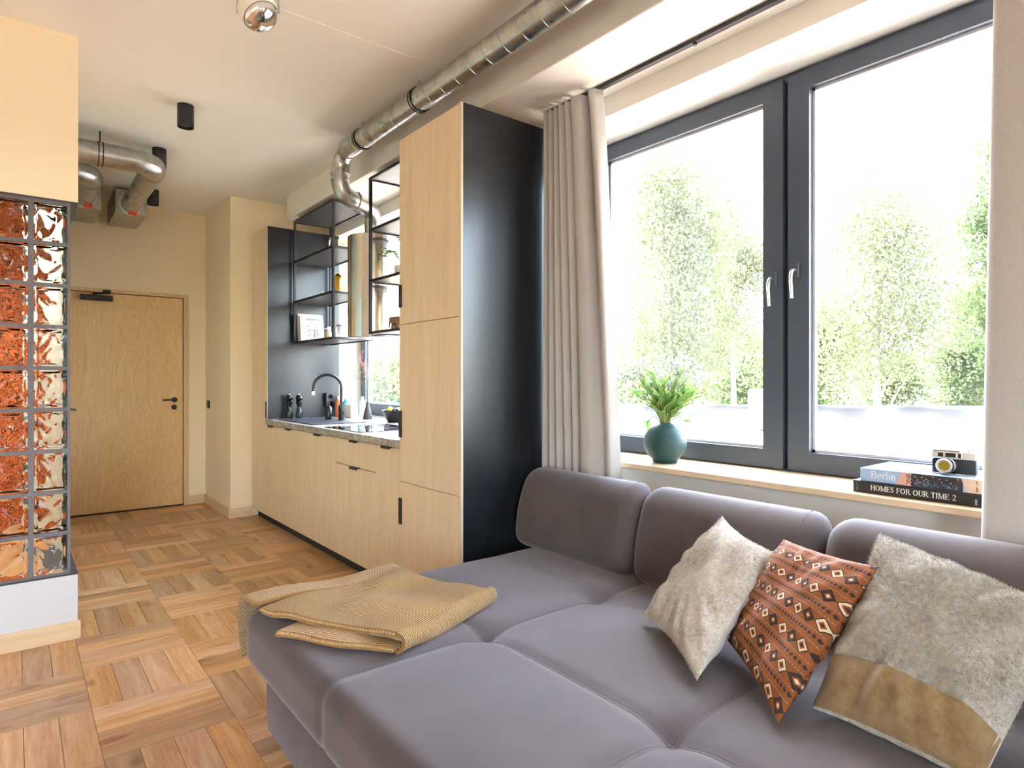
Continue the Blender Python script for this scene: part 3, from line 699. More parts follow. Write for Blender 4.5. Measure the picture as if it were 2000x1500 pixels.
def pleats(ya, yb, n, xa, xb, seed, jit=0.2):
    rnd = random.Random(seed); out = []
    for i in range(n):
        y = ya + (yb - ya) * (i + rnd.uniform(-jit, jit)) / (n - 1)
        out.append((xa if i % 2 else xb * 1.0 + rnd.uniform(-0.008, 0.008), y))
    return out
pt = [(2.30, 2.555), (2.24, 2.545), (2.30, 2.515), (2.24, 2.51), (2.30, 2.475), (2.242, 2.468), (2.30, 2.43), (2.24, 2.425), (2.30, 2.39), (2.245, 2.38), (2.295, 2.34), (2.24, 2.33), (2.25, 2.27), (2.33, 2.262), (2.335, 2.245), (2.255, 2.225), (2.245, 2.185), (2.30, 2.165)]
pb = [(2.29, 2.57), (2.235, 2.55), (2.30, 2.515), (2.24, 2.49), (2.305, 2.445), (2.238, 2.43), (2.31, 2.375), (2.24, 2.365), (2.315, 2.31), (2.24, 2.30), (2.315, 2.245), (2.235, 2.23), (2.235, 2.16), (2.26, 2.12), (2.275, 2.085), (2.26, 2.05), (2.27, 2.03), (2.32, 2.02)]
curtain('pale grey pleated curtain gathered beside the black cabinet panel', [Vector((a, b, 0)) for a, b in pt], [Vector((a, b, 0)) for a, b in pb], 0.015, 2.742)
pt = [(2.32, 0.52), (2.25, 0.54), (2.235, 0.50), (2.245, 0.40), (2.32, 0.34), (2.24, 0.28), (2.32, 0.20), (2.24, 0.13), (2.32, 0.06), (2.24, 0.0), (2.32, -0.08), (2.24, -0.14), (2.31, -0.2)]
pb = [(2.33, 0.585), (2.25, 0.59), (2.22, 0.545), (2.235, 0.43), (2.33, 0.36), (2.23, 0.29), (2.33, 0.20), (2.23, 0.12), (2.33, 0.04), (2.23, -0.03), (2.32, -0.11), (2.23, -0.18), (2.31, -0.25)]
curtain('pale grey curtain at the right edge beside the books', [Vector((a, b, 0)) for a, b in pt], [Vector((a, b, 0)) for a, b in pb], 0.015, 2.742)

# ------------------------------------------------------------ sofa
so = thing('sofa', 'large mauve-grey velvet sofa bed under the window', 'sofa', (1.4, 1.1, 0))
SY1, SY0, SXF, SXB = 2.40, -0.62, 0.655, 2.14
MB().rbox(0.70, 2.12, -0.58, 2.31, 0.015, 0.245, 0.03, (10, 10, 4)).build('base', VELVET, so, 60)
TUFT = [(x, y) for x in (1.225, 1.765) for y in (1.67, 0.92, 0.17)]
def seat_z(x, y):
    d = 0.0
    for yl in (1.67, 0.92, 0.17): d += 0.009 * exp(-((y - yl) / 0.022) ** 2) * (0.55 + 0.45 * exp(-((x - 1.225) / 0.3) ** 2))
    for xl in (1.225,): d += 0.008 * exp(-((x - xl) / 0.022) ** 2)
    for (tx, ty) in TUFT: d += 0.026 * exp(-(((x - tx) ** 2 + (y - ty) ** 2) / 0.07 ** 2))
    # soft crown in each cell
    cx = (x - 0.665) / 0.56; cy = (y - 0.17) / 0.75
    return d - 0.012 * abs(sin(pi * cx)) * abs(sin(pi * cy))
def seat_fn(p):
    t = min(max((p.z - 0.34) / 0.09, 0), 1); q = Vector(p)
    q.z -= seat_z(p.x, p.y) * t
    if p.x < 0.76:
        for yl in (1.67, 0.92, 0.17): q.x += 0.004 * exp(-((p.y - yl) / 0.02) ** 2) * max(0, (0.76 - p.x) / 0.1)
    return q
st_ = MB().rbox(SXF, SXB, SY0, SY1, 0.235, 0.448, 0.06, (110, 200, 14), seat_fn).build('seat', VELVET, so, 80)
for yl in (1.67, 0.92, 0.17):
    for off in (-0.006, 0.006):
        pts = []
        for i in range(60):
            x = 0.72 + (2.08 - 0.72) * i / 59
            pts.append((x, yl + off, 0.4485 - seat_z(x, yl + off)))
        fr_ = []
        for p_ in [Vector((SXF, yl + off, 0.30 + 0.088 * k / 4)) for k in range(4)] + [Vector((SXF + .06 - .06 * cos(a), yl + off, .388 + .06 * sin(a))) for a in [pi / 2 * k / 8 for k in range(8)]]:
            fr_.append(seat_fn(p_) + Vector((-.0006, 0, .0006)))
        MB().tube(fr_ + pts, 0.0011, 5).build('seat_seam', SEAM, st_)
for off in (-0.006, 0.006):
    pts = [(1.225 + off, y, 0.4485 - seat_z(1.225 + off, y)) for y in [-0.5 + 2.84 * i / 140 for i in range(141)]]
    MB().tube(pts, 0.0011, 5).build('seat_seam', SEAM, st_)
# back cushions: leaning bolsters
def back_fn(p):
    # local x 0..0.24 (front to back), z 0..0.40; pull the top-front in, lean back
    q = Vector(p); z = p.z / 0.40
    q.x = 1.995 + p.x * (1.0 - 0.10 * z) + 0.055 * z + 0.045 * z * z - 0.022 * sin(pi * z)
    q.z = 0.432 + p.z * 1.0
    return q
for (ya, yb) in ((1.735, 2.515), (0.965, 1.732), (0.195, 0.962), (-0.575, 0.192)):
    def fn(p, ya=ya, yb=yb):
        q = back_fn(p); e = min(p.y - ya, yb - p.y)
        bul = min(1, max(0, e / 0.2)); q.x -= 0.008 * bul * sin(pi * min(max(p.z / 0.4, 0), 1)); return q
    bc = MB().rbox(0, 0.165, ya + 0.001, yb - 0.001, 0, 0.395, 0.075, (12, 30, 22), fn).build('back_cushion', VELVET, so, 80)
    # seam that runs round the cushion near its ends
    for ys in (ya + 0.075,):
        pts = []
        for (x, z) in [(0.0, 0.08), (0, 0.12), (0, .16), (0, 0.2), (0, .24), (0, 0.28), (0, 0.32), (0.008, 0.35), (0.022, 0.373), (0.045, 0.388), (0.075, 0.395), (0.09, 0.395), (0.12, 0.388), (0.143, 0.373), (0.157, 0.35)]:
            q = fn(Vector((x, ys, z))); pts.append(q)
        MB().tube(pts, 0.0018, 5).build('cushion_seam', SEAM, bc)

# ------------------------------------------------------------ pillows
def pillow(name, lab, corners, thick, front, back, nu=64, nv=64, puff=0.0, pinch=0.10, wr=0.004, seed=1, ruffle=None, edge=0.012):
    """corners: p00 (u0v0) p10 p11 p01 in space; the front is on the side of (p10-p00)x(p01-p00)"""
    p00, p10, p11, p01 = [Vector(p) for p in corners]
    nrm = ((p10 - p00).cross(p01 - p00) + (p11 - p01).cross(p11 - p10)).normalized(); cen = (p00 + p10 + p11 + p01) / 4
    rnd = random.Random(seed); ph = [rnd.uniform(0, 6.28) for _ in range(6)]
    t = thing(name, lab, 'pillow', cen - Vector((0, 0, 0.0)), None)
    t.location.z = min(p.z for p in (p00, p10, p11, p01)); ORG[t.name] = tuple(t.location)
    def P(u, v, sd):
        a, b = u * 2 - 1, v * 2 - 1
        # sides curve inwards, corners stay
        su = 1 - pinch * (1 - b * b); sv = 1 - pinch * (1 - a * a)
        uu, vv = (a * su + 1) / 2, (b * sv + 1) / 2
        q = p00 * (1 - uu) * (1 - vv) + p10 * uu * (1 - vv) + p11 * uu * vv + p01 * (1 - uu) * vv
        h = max(0.0, (1 - a ** 4) * (1 - b ** 4)) ** 0.62
        h *= thick * (1 - 0.12 * (a * a + b * b))
        w = wr * (sin(9 * u + 3 * sin(5 * v + ph[0]) + ph[1]) + sin(13 * v + 2 * sin(7 * u + ph[2]) + ph[3])) * (1 - max(abs(a), abs(b)) ** 6)
        # creases that run from the corners
        cr = wr * 2.2 * sin(16 * atan2(b, a) + ph[4]) * max(abs(a), abs(b)) ** 3 * (1 - max(abs(a), abs(b)) ** 8)
        return q + nrm * sd * (h + (w + cr) * min(1, h / (thick * 0.4 + 1e-6)))
    for nm, sd, mt in (('front', 1, front), ('back', -1, back)):
        mb = MB(); mb.grid(lambda u, v: P(u, v, sd) if sd > 0 else P(1 - u, v, sd), nu, nv)
        mb.uv = [((i // (nv + 1)) / nu if sd > 0 else 1 - (i // (nv + 1)) / nu, (i % (nv + 1)) / nv) for i in range(len(mb.v))]
        mb.build('cover_' + nm, mt, t, 80)
    return t, P
wp_, WP = pillow('throw_pillow', 'cream boucle throw pillow leaning against the middle back cushion', [(1.43, 0.995, 0.475), (1.86, 0.998, 0.74), (1.955, 1.255, 0.80), (1.675, 1.38, 0.48)], 0.072, BOUCLE, LINEN, seed=3, pinch=0.09, wr=0.005)
pillow('throw_pillow', 'rust-orange throw pillow with woven diamond bands', [(1.40, 0.752, 0.475), (1.80, 0.685, 0.785), (1.88, 0.993, 0.785), (1.70, 1.075, 0.488)], 0.062, IKAT, IKAT, seed=5, pinch=0.05, wr=0.004)
gp, GP = pillow('throw_pillow', 'large grey woolly throw pillow with a tan hem at the right', [(1.50, 0.385, 0.475), (1.93, 0.315, 0.735), (1.965, 0.75, 0.835), (1.535, 0.735, 0.475)], 0.095, FELT, FELT, seed=9, pinch=0.03, wr=0.006)
hem = MB().grid(lambda u, v: GP(0.004 + u * 0.22, v, 1) + Vector((-0.003, 0.001, 0.0045)), 16, 50)
hem.build('hem_band', TANC, gp, 80)

# fuzz on the two woolly pillows: loose fibres too fine to count
def fuzz(parent, P, mat, n, L, seed, umin=0.0):
    rnd = random.Random(seed); mb = MB()
    for _ in range(n):
        u, v = rnd.uniform(umin, 1), rnd.random()
        p = P(u, v, 1); a = P(min(1, u + .01), v, 1) - p; b = P(u, min(1, v + .01), 1) - p
        nn = a.cross(b)
        if nn.length < 1e-9: continue
        nn.normalize(); d = (nn * rnd.uniform(0.2, 0.9) + Vector((rnd.gauss(0, .6), rnd.gauss(0, .6), rnd.gauss(0, .6)))).normalized()
        sd = d.cross(Vector((rnd.random(), rnd.random(), 1))).normalized() * 0.0005; l = L * rnd.uniform(0.4, 1)
        q = p + d * l * 0.6 + nn * l * 0.1; e = p + d * l + Vector((0, 0, -l * 0.25))
        mb.add([p - sd, p + sd, q + sd, q - sd, e], [(0, 1, 2, 3), (3, 2, 4)])
    o = mb.build('fibres', mat, parent, 0); o['kind'] = 'stuff'
fuzz(gp, GP, FELT, 30000, 0.011, 2, 0.22)
fuzz(wp_, WP, BOUCLE, 30000, 0.008, 3)

# ------------------------------------------------------------ knitted throw
bl = thing('knitted_throw', 'mustard knitted throw folded over the far corner of the sofa', 'blanket', (1.0, 2.0, 0.45))
def quad(p, u, v): return [p[0][k] * (1 - u) * (1 - v) + p[1][k] * u * (1 - v) + p[2][k] * u * v + p[3][k] * (1 - u) * v for k in range(2)]
def lump(x, y, s): return 0.010 * sin(9 * x + 14 * y + s + 1.5 * sin(7 * x)) + 0.009 * sin(19 * x - 11 * y + 2 * s + sin(13 * y)) + 0.004 * sin(31 * y + 6 * x + s)
# outlines on the seat: near-left, near-right, far-right, far-left
LOW = [(0.665, 2.02), (0.895, 1.655), (1.375, 1.90), (1.30, 2.415)]
LOW = [(0.64, 2.02), (0.885, 1.665), (1.36, 1.86), (1.22, 2.36)]
TOP = [(0.655, 2.235), (0.90, 1.685), (1.385, 1.84), (1.22, 2.405)]
def throw_layer(name, Q, zb, th, seed, curl):
    mb = MB(); nu, nv = 70, 80
    def ctr(u, v):
        x, y = quad(Q, u, v)
        y += 0.022 * sin(8 * u + seed) * (1 - v) ; x += 0.012 * sin(9 * v + seed)
        z = zb + lump(x, y, seed) * (0.6 + 0.5 * v) * (0.35 if zb < 0.48 else 1.0) - (0.0 if zb < 0.48 else 0.018 * (1 - u) ** 3)
        # near edge ripples, far edge falls over the seat end
        z += curl * exp(-(v / 0.10) ** 2) * (0.5 + 0.5 * sin(10 * u + 1.5 + seed))
        over = max(0, y - 2.355)
        if over > 0: z -= 0.9 * over ** 1.2
        return Vector((x, y, z))
    def P(a, t):
        # closed slab section: a in 0..1 across u, t round the thickness
        return None
    def top(u, v):
        c = ctr(u, v); e = min(u, 1 - u, v, 1 - v); r = min(1, e / 0.035)
        return c + Vector((0, 0, th * sqrt(max(0, 1 - (1 - r) ** 2))))
    def bot(u, v):
        c = ctr(u, v); e = min(u, 1 - u, v, 1 - v); r = min(1, e / 0.035)
        return c - Vector((0, 0, th * 0.8 * sqrt(max(0, 1 - (1 - r) ** 2))))
    mb.grid(top, nu, nv); mb.grid(lambda u, v: bot(1 - u, v), nu, nv)
    n = (nu + 1) * (nv + 1)
    mb.uv = [((i // (nv + 1)) / nu, (i % (nv + 1)) / nv) for i in range(n)] + [(1 - (i // (nv + 1)) / nu, (i % (nv + 1)) / nv) for i in range(n)]
    return mb.build(name, KNIT, bl, 80)
throw_layer('lower_fold', LOW, 0.464, 0.014, 0.4, 0.004)
throw_layer('upper_fold', TOP, 0.492, 0.016, 2.1, 0.008)
# the end that hangs over the seat end and the folded side that joins both layers
mb = MB()
def hang(u, v):
    # v: 0 on top .. 1 low end
    x = 0.655 + 0.60 * u
    if v < 0.35: y = 2.27 + 0.14 * v / 0.35; z = 0.492 + 0.008 * sin(8 * u) - 0.03 * max(0, (v - 0.25) / 0.1) ** 2
    else:
        t = (v - 0.35) / 0.65; y = 2.412 + 0.006 * sin(7 * u + 3 * t); z = 0.462 - 0.195 * t * (1 - 0.35 * u)
    return Vector((x - 0.012 * sin(3 * v), y, z))
mb.grid(hang, 40, 50); mb.uv = [((i // 51) / 40, (i % 51) / 50 * 0.6) for i in range(len(mb.v))]
hg = mb.build('hanging_end', KNIT, bl, 0)
for p in hg.data.polygons: p.use_smooth = True
sm = hg.modifiers.new('knit thickness', 'SOLIDIFY'); sm.thickness = 0.016; sm.offset = 0
mb = MB()
def fold(u, v):
    x0, y0 = quad(LOW, 1, v); x1, y1 = quad(TOP, 1, v); a = -pi / 2 + pi * u
    c = Vector(((x0 + x1) / 2, (y0 + y1) / 2, 0.482 + lump(x0, y0, 1) * .5)); d = Vector((0.8, -0.35, 0)).normalized()
    return c + d * 0.022 * cos(a) + Vector((0, 0, 0.028 * sin(a)))
mb.grid(fold, 12, 60); mb.uv = [((i // 61) / 12 * 0.15, (i % 61) / 60) for i in range(len(mb.v))]
fo = mb.build('rolled_edge', KNIT, bl, 0)
for p in fo.data.polygons: p.use_smooth = True
sm = fo.modifiers.new('knit thickness', 'SOLIDIFY'); sm.thickness = 0.012; sm.offset = 0

# ------------------------------------------------------------ things on the window sill
SZ = 0.8745
va = thing('flower_vase', 'round matt teal vase on the window sill', 'vase', (2.515, 1.935, SZ))
vr = 0.104
prof = [(0.0001, 0.0), (0.052, 0.0), (0.060, 0.004)] + [(vr * cos(a), 0.100 + vr * 0.98 * sin(a)) for a in [-0.93 + (0.93 + 1.22) * i / 26 for i in range(27)]] + [(0.032, 0.197), (0.030, 0.193), (0.029, 0.17)]
MB().lathe(prof, (2.515, 1.935, SZ), 48).build('body', TEAL, va, 60)
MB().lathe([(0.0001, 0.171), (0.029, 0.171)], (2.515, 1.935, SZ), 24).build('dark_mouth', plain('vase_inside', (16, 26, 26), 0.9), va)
fw = thing('flower_bunch', 'bunch of wild greenery with white blossom in the teal vase', 'flowers', (2.515, 1.935, SZ + 0.172))
base = Vector((2.515, 1.935, SZ + 0.172)); rnd = random.Random(11)
def leaf(mb, p, d, L, w, curl=0.3, up=Vector((0, 0, 1))):
    d = d.normalized(); s = d.cross(up)
    if s.length < 1e-3: s = Vector((1, 0, 0))
    s.normalize(); n = s.cross(d); prev = None; n0 = len(mb.v)
    for i in range(6):
        t = i / 5; ww_ = w * sin(pi * (0.08 + 0.92 * t) ** 0.8) if i < 5 else 0.0005
        c = p + d * L * t - n * (-curl * L * t * t) * -1
        mb.v += [tuple(c - s * ww_ + n * ww_ * 0.3), tuple(c), tuple(c + s * ww_ + n * ww_ * 0.3)]
    for i in range(5):
        a = n0 + i * 3; mb.f += [(a, a + 1, a + 4, a + 3), (a + 1, a + 2, a + 5, a + 4)]
CR = Vector((cth, -sth, 0)); CF = Vector((sth, cth, 0))
for i in range(40):
    a = rnd.uniform(-1, 1); spread = a * 0.95 + rnd.gauss(0, 0.1); f_ = rnd.uniform(-0.5, 0.5)
    d = (CR * (spread * 1.0 + 0.08) + CF * f_ * 1.0 + Vector((0, 0, 1.0))).normalized(); L = rnd.uniform(0.14, 0.31)
    p0 = base + CR * spread * 0.012 + CF * f_ * 0.014
    tip = p0 + d * L; stem = bez(p0, p0 + Vector((0, 0, 1)) * L * 0.45 + d * L * 0.2, tip, 6)
    sm_ = MB().tube(stem, [0.0028] * 4 + [0.0022] * 3, 6).build('stem', STEM, fw)
    lf = MB()
    for k in range(4):
        t = rnd.uniform(0.3, 1.0); q = stem[int(t * 6)]
        dd_ = d * 0.8 + Vector((rnd.gauss(0, .5), rnd.gauss(0, .5), rnd.gauss(0.1, .35))); leaf(lf, Vector(q), dd_, rnd.uniform(0.06, 0.125), rnd.uniform(0.010, 0.02), rnd.uniform(-0.2, 0.5))
    lf.build('leaves', PLANT, sm_, 80)
for (spread, f_, L) in ((-0.95, 0.1, 0.33), (-0.62, -0.2, 0.30), (-0.25, 0.3, 0.36), (0.05, -0.1, 0.32), (0.3, 0.25, 0.35), (0.55, -0.1, 0.33), (0.95, 0.2, 0.33), (-0.45, .3, .33), (0.2, -.3, .30), (0.7, .3, .31)):
    d = (CR * (spread * 0.85 + 0.06) + CF * f_ * 0.5 + Vector((0, 0, 1.0))).normalized(); p0 = base + CR * spread * 0.012 + CF * f_ * .01
    stem = bez(p0, p0 + Vector((0, 0, L * 0.5)) + d * 0.02, p0 + d * L, 8)
    so_ = MB().tube(stem, 0.0016, 5).build('blossom_stem', STEM, fw)
    fb = MB()
    for k in range(60):
        q = Vector(stem[rnd.choice((5, 6, 7, 8, 8))]) + Vector((rnd.gauss(0, .022), rnd.gauss(0, .022), rnd.gauss(0, .022)))
        for j in range(3): leaf(fb, q, Vector((rnd.gauss(0, 1), rnd.gauss(0, 1), rnd.gauss(0, 1))), 0.013, 0.0045, 0.2)
    b_ = fb.build('blossom', PETAL, so_, 0); b_['kind'] = 'stuff'
for (sx_, dx_) in ((-1, -0.13), (1, 0.15)):
    q = base + CR * dx_ * 0.6 + Vector((0, 0, 0.012)); s1 = MB().tube(bez(base + CR * 0.008 * sx_, base + CR * dx_ * .4 + Vector((0, 0, 0.09)), q + Vector((0, 0, 0.022)), 5), 0.002, 5).build('drooping_stem', STEM, fw)
    lf = MB()
    for k in range(4): leaf(lf, q + Vector((0, 0, 0.022)), CR * sx_ * (0.9 - .3 * k * (1 if sx_ < 0 else .1)) + Vector((rnd.gauss(0, .2), rnd.gauss(0, .2), -0.3 + 0.25 * k * (-1 if sx_ < 0 else .6))), 0.06, 0.013, -0.15)
    lf.build('leaves', PLANT, s1, 80)

# books: local frame, x along the spine, z up; spine faces the room
GLY = {  # serif strokes: (x0,y0,x1,y1,width) on a 0..1 grid, arcs as point lists
 'H': (0.86, [((.16, 0), (.16, 1), .15), ((.70, 0), (.70, 1), .15), ((.16, .52), (.70, .52), .06)], [(.16, 0), (.16, 1), (.70, 0), (.70, 1)]),
 'M': (1.06, [((.14, 0), (.14, 1), .06), ((.14, 1), (.52, .05), .14), ((.52, .05), (.90, 1), .06), ((.90, 0), (.90, 1), .15)], [(.14, 0), (.14, 1), (.90, 0), (.90, 1)]),
 'E': (0.74, [((.16, 0), (.16, 1), .15), ((.16, .97), (.62, .97), .06), ((.16, .03), (.64, .03), .06), ((.16, .52), (.48, .52), .06), ((.62, .97), (.62, .8), .05), ((.64, .03), (.64, .22), .05), ((.48, .42), (.48, .62), .05)], [(.16, 0), (.16, 1)]),
 'F': (0.68, [((.16, 0), (.16, 1), .15), ((.16, .97), (.60, .97), .06), ((.16, .50), (.46, .50), .06), ((.60, .97), (.60, .78), .05), ((.46, .40), (.46, .60), .05)], [(.16, 0), (.16, 1)]),
 'T': (0.74, [((.36, 0), (.36, 1), .15), ((.06, .97), (.66, .97), .06), ((.06, .97), (.06, .78), .05), ((.66, .97), (.66, .78), .05)], [(.36, 0)]),
 'I': (0.40, [((.20, 0), (.20, 1), .15)], [(.20, 0), (.20, 1)]),
 'l': (0.32, [((.16, 0), (.16, 1.02), .12)], [(.16, 0)]), 'i': (0.32, [((.16, 0), (.16, .66), .12), ((.16, .82), (.16, .95), .13)], [(.16, 0)]),
 'r': (0.46, [((.16, 0), (.16, .66), .12), ((.16, .48), (.30, .64), .07), ((.30, .64), (.42, .60), .11)], [(.16, 0)]),
 'n': (0.64, [((.14, 0), (.14, .66), .12), ((.14, .5), (.30, .65), .06), ((.30, .65), (.44, .6), .08), ((.46, .62), (.48, 0), .12)], [(.14, 0), (.48, 0)]),
 'R': (0.84, [((.16, 0), (.16, 1), .15), ((.16, .97), (.42, .97), .06), ((.42, .97), (.58, .86), .10), ((.58, .88), (.58, .64), .14), ((.58, .66), (.42, .52), .10), ((.16, .52), (.44, .52), .06), ((.40, .52), (.74, .02), .13)], [(.16, 0), (.16, 1), (.76, 0)]),
 'B': (0.78, [((.16, 0), (.16, 1), .15), ((.16, .97), (.42, .97), .06), ((.42, .97), (.56, .86), .10), ((.56, .88), (.56, .66), .13), ((.56, .68), (.42, .54), .10), ((.16, .53), (.44, .53), .06), ((.44, .53), (.62, .42), .10), ((.62, .44), (.62, .18), .14), ((.62, .18), (.44, .03), .10), ((.16, .03), (.46, .03), .06)], [(.16, 0), (.16, 1)]),
 'U': (0.82, [((.16, 1), (.16, .26), .15), ((.16, .28), (.26, .08), .12), ((.26, .08), (.42, .02), .08), ((.42, .02), (.58, .08), .07), ((.58, .08), (.66, .28), .06), ((.66, .26), (.66, 1), .06)], [(.16, 1), (.66, 1)]),
 'S': (0.62, [((.50, .80), (.50, .98), .05), ((.50, .84), (.32, .98), .08), ((.32, .98), (.12, .86), .10), ((.13, .88), (.13, .70), .12), ((.13, .72), (.48, .34), .14), ((.48, .36), (.48, .14), .12), ((.48, .14), (.28, .02), .10), ((.28, .02), (.10, .16), .08), ((.09, .02), (.09, .22), .05)], []),
 '2': (0.66, [((.10, .76), (.16, .92), .10), ((.16, .92), (.34, .98), .08), ((.34, .98), (.50, .84), .11), ((.50, .86), (.48, .62), .13), ((.48, .62), (.10, .06), .08), ((.08, .06), (.56, .06), .12), ((.56, .04), (.58, .2), .05)], []),
 'O': (0.90, [], []), 'e': (0.58, [((.12, .36), (.46, .36), .05)], []), ' ': (0.38, [], []),
}
def lettering(text, x, z, h, put, th=0.0006):
    """text as raised serif strokes; put(x, z, d) maps spine coordinates into space"""
    mb = MB()
    def stroke(a, b, w):
        ax_, az_ = a; bx_, bz_ = b; dx_, dz_ = bx_ - ax_, bz_ - az_; l = sqrt(dx_ * dx_ + dz_ * dz_) or 1; nx_, nz_ = -dz_ / l * w / 2, dx_ / l * w / 2
        q = [(ax_ + nx_, az_ + nz_), (ax_ - nx_, az_ - nz_), (bx_ - nx_, bz_ - nz_), (bx_ + nx_, bz_ + nz_)]
        q = [(x + p * h, z + r * h) for p, r in q]
        mb.prism(q, lambda p, r: put(p, r, 0), lambda p, r: put(p, r, th))
    def ell(cx, cz, rx, rz, w0, w1, a0=0, a1=2 * pi, n=20):
        for i in range(n):
            p, q = a0 + (a1 - a0) * i / n, a0 + (a1 - a0) * (i + 1) / n; mid = (p + q) / 2; w = w0 + (w1 - w0) * abs(cos(mid))
            stroke((cx + rx * cos(p), cz + rz * sin(p)), (cx + rx * cos(q), cz + rz * sin(q)), w)
    for ch in text:
        wd_, sts, ser = GLY[ch]
        for a, b, w in sts: stroke(a, b, w)
        for (sx_, sz_) in ser:
            zz = 0.03 if sz_ < 0.5 else 0.97; stroke((sx_ - 0.13, zz), (sx_ + 0.13, zz), 0.055)
        if ch == 'O': ell(.44, .5, .33, .46, .06, .15)
        if ch == 'e': ell(.29, .33, .20, .31, .06, .12, 0.05, 2 * pi - 0.75)
        x += wd_ * h
    return mb, x
def book(name, lab, x0, y_far, L, D, z0, T, cover, yaw=0.0):
    """spine plane at x0, running from y_far towards the camera side"""
    t = thing(name, lab, 'book', (x0 + D / 2, y_far - L / 2, z0))
    MB().box(x0 + 0.004, x0 + D - 0.006, y_far - L + 0.004, y_far - 0.004, z0 + 0.003, z0 + T - 0.003).build('pages', plain('book_pages', (232, 226, 214), 0.9), t)
    MB().box(x0, x0 + 0.004, y_far - L, y_far, z0, z0 + T, bev=0.0015).box(x0 + 0.001, x0 + D, y_far - L, y_far, z0, z0 + 0.003).box(x0 + 0.001, x0 + D, y_far - L, y_far, z0 + T - 0.003, z0 + T).build('cover', cover, t)
    return t
BK0, BL0 = 2.405, 0.40
b1 = book('hardback_book', 'black hardback with white serif spine lettering, lying lowest on the sill', BK0, 1.005, BL0, 0.28, SZ, 0.042, plain('black_book_cloth', (22, 23, 26), 0.45))
put1 = lambda p, r, d: (BK0 - 0.0003 - d, 1.005 - p, SZ + r)
INKW = plain('white_print', (236, 234, 228), 0.6)
mb, xe = lettering('HOMES FOR OUR TIME 2', 0, 0, 0.0172, put1)
mb, _ = lettering('HOMES FOR OUR TIME 2', 0.060, 0.0128, 0.0172 * 0.262 / xe, put1); mb.build('title', INKW, b1, 0)
def marks(parent, name, mat, put, x0, x1, z0, z1, nx, nz, fill=0.6, th=0.0005, seed=1):
    rnd = random.Random(seed); mb = MB(); w = (x1 - x0) / nx; h = (z1 - z0) / nz
    for i in range(nx):
        for j in range(nz):
            if rnd.random() < fill:
                a, b = x0 + i * w + w * .1, x0 + i * w + w * .8; c_, d_ = z0 + j * h + h * .1, z0 + j * h + h * .85
                mb.prism([(a, c_), (b, c_), (b, d_), (a, d_)], lambda p, r: put(p, r, 0), lambda p, r: put(p, r, th))
    return mb.build(name, mat, parent, 0)
marks(b1, 'small_print', plain('grey_print_small', (190, 188, 184), 0.6), put1, 0.372, 0.3785, 0.006, 0.036, 2, 9, 0.75, seed=4)
marks(b1, 'small_print', plain('grey_print_edge', (150, 150, 150), 0.6), put1, 0.013, 0.0165, 0.008, 0.034, 1, 7, 0.8, seed=5)
Z2 = SZ + 0.042
b2 = book('hardback_book', 'pale blue hardback with a photo spine on top of the black book', BK0 + 0.006, 0.982, 0.375, 0.27, Z2, 0.046, plain('pale_blue_book_jacket', (150, 178, 212), 0.35))
put2 = lambda p, r, d: (BK0 + 0.006 - 0.0003 - d, 0.982 - p, Z2 + r)
rect = lambda put, a, b, c_, d_, th: MB().prism([(a, c_), (b, c_), (b, d_), (a, d_)], lambda p, r: put(p, r, 0), lambda p, r: put(p, r, th))
MB().prism([(0.118, 0.001), (0.165, 0.001), (0.165, 0.045), (0.135, 0.045)], lambda p, r: put2(p, r, 0), lambda p, r: put2(p, r, .0003)).build('spine_picture', plain('rose_print', (214, 164, 148), 0.4), b2, 0)
rect(put2, 0.165, 0.315, 0.001, 0.045, 0.0003).build('spine_picture', plain('night_street_print', (40, 38, 44), 0.4, var=(70, 0.6)), b2, 0)
MB().prism([(0.325, 0.001), (0.372, 0.001), (0.372, 0.045), (0.310, 0.045)], lambda p, r: put2(p, r, 0.0002), lambda p, r: put2(p, r, .0005)).build('spine_picture', plain('beige_print', (206, 178, 156), 0.4), b2, 0)
mb, _ = lettering('Berlin', 0.036, 0.0125, 0.0265, put2); mb.build('title', INKW, b2, 0)
marks(b2, 'picture_detail', plain('blue_light_print', (110, 150, 190), 0.5), put2, 0.175, 0.30, 0.006, 0.02, 26, 4, 0.4, .0005, 7)
marks(b2, 'picture_detail', plain('warm_light_print', (190, 150, 120), 0.5), put2, 0.175, 0.305, 0.022, 0.042, 20, 4, 0.14, .0005, 8)
marks(b2, 'picture_detail', plain('dark_line_print', (60, 44, 44), 0.5), put2, 0.150, 0.166, 0.004, 0.042, 4, 6, 0.7, .0005, 9)
marks(b2, 'small_print', plain('dark_print', (50, 44, 42), 0.5), put2, 0.350, 0.357, 0.006, 0.040, 2, 8, 0.75, .0008, 10)
# the camera on the books
ZC = Z2 + 0.046; cx0, cy0 = 2.475, 0.712
pc = thing('film_camera', 'vintage silver and black film camera on the stacked books', 'camera', (cx0, cy0, ZC)); LY = 0.128
yl, yr = cy0 + LY / 2, cy0 - LY / 2
MB().box(cx0, cx0 + 0.032, yr, yl, ZC, ZC + 0.052, bev=0.006, seg=2).build('body', plain('black_leatherette', (26, 27, 30), 0.6, bump=(300, .4, .002)), pc)
SILV = plain('silver_camera_metal', (206, 204, 198), 0.28, 0.85)
MB().box(cx0 - 0.001, cx0 + 0.033, yr, yl, ZC + 0.052, ZC + 0.078, bev=0.004, seg=2).box(cx0 + .002, cx0 + 0.03, yr + .045, yl - 0.002, ZC + 0.078, ZC + 0.083, bev=0.002).build('top_plate', SILV, pc)
MB().box(cx0 - 0.0005, cx0 + 0.0325, yr - .0003, yl + .0003, ZC + 0.0, ZC + 0.004, bev=0.001).build('base_plate', SILV, pc)
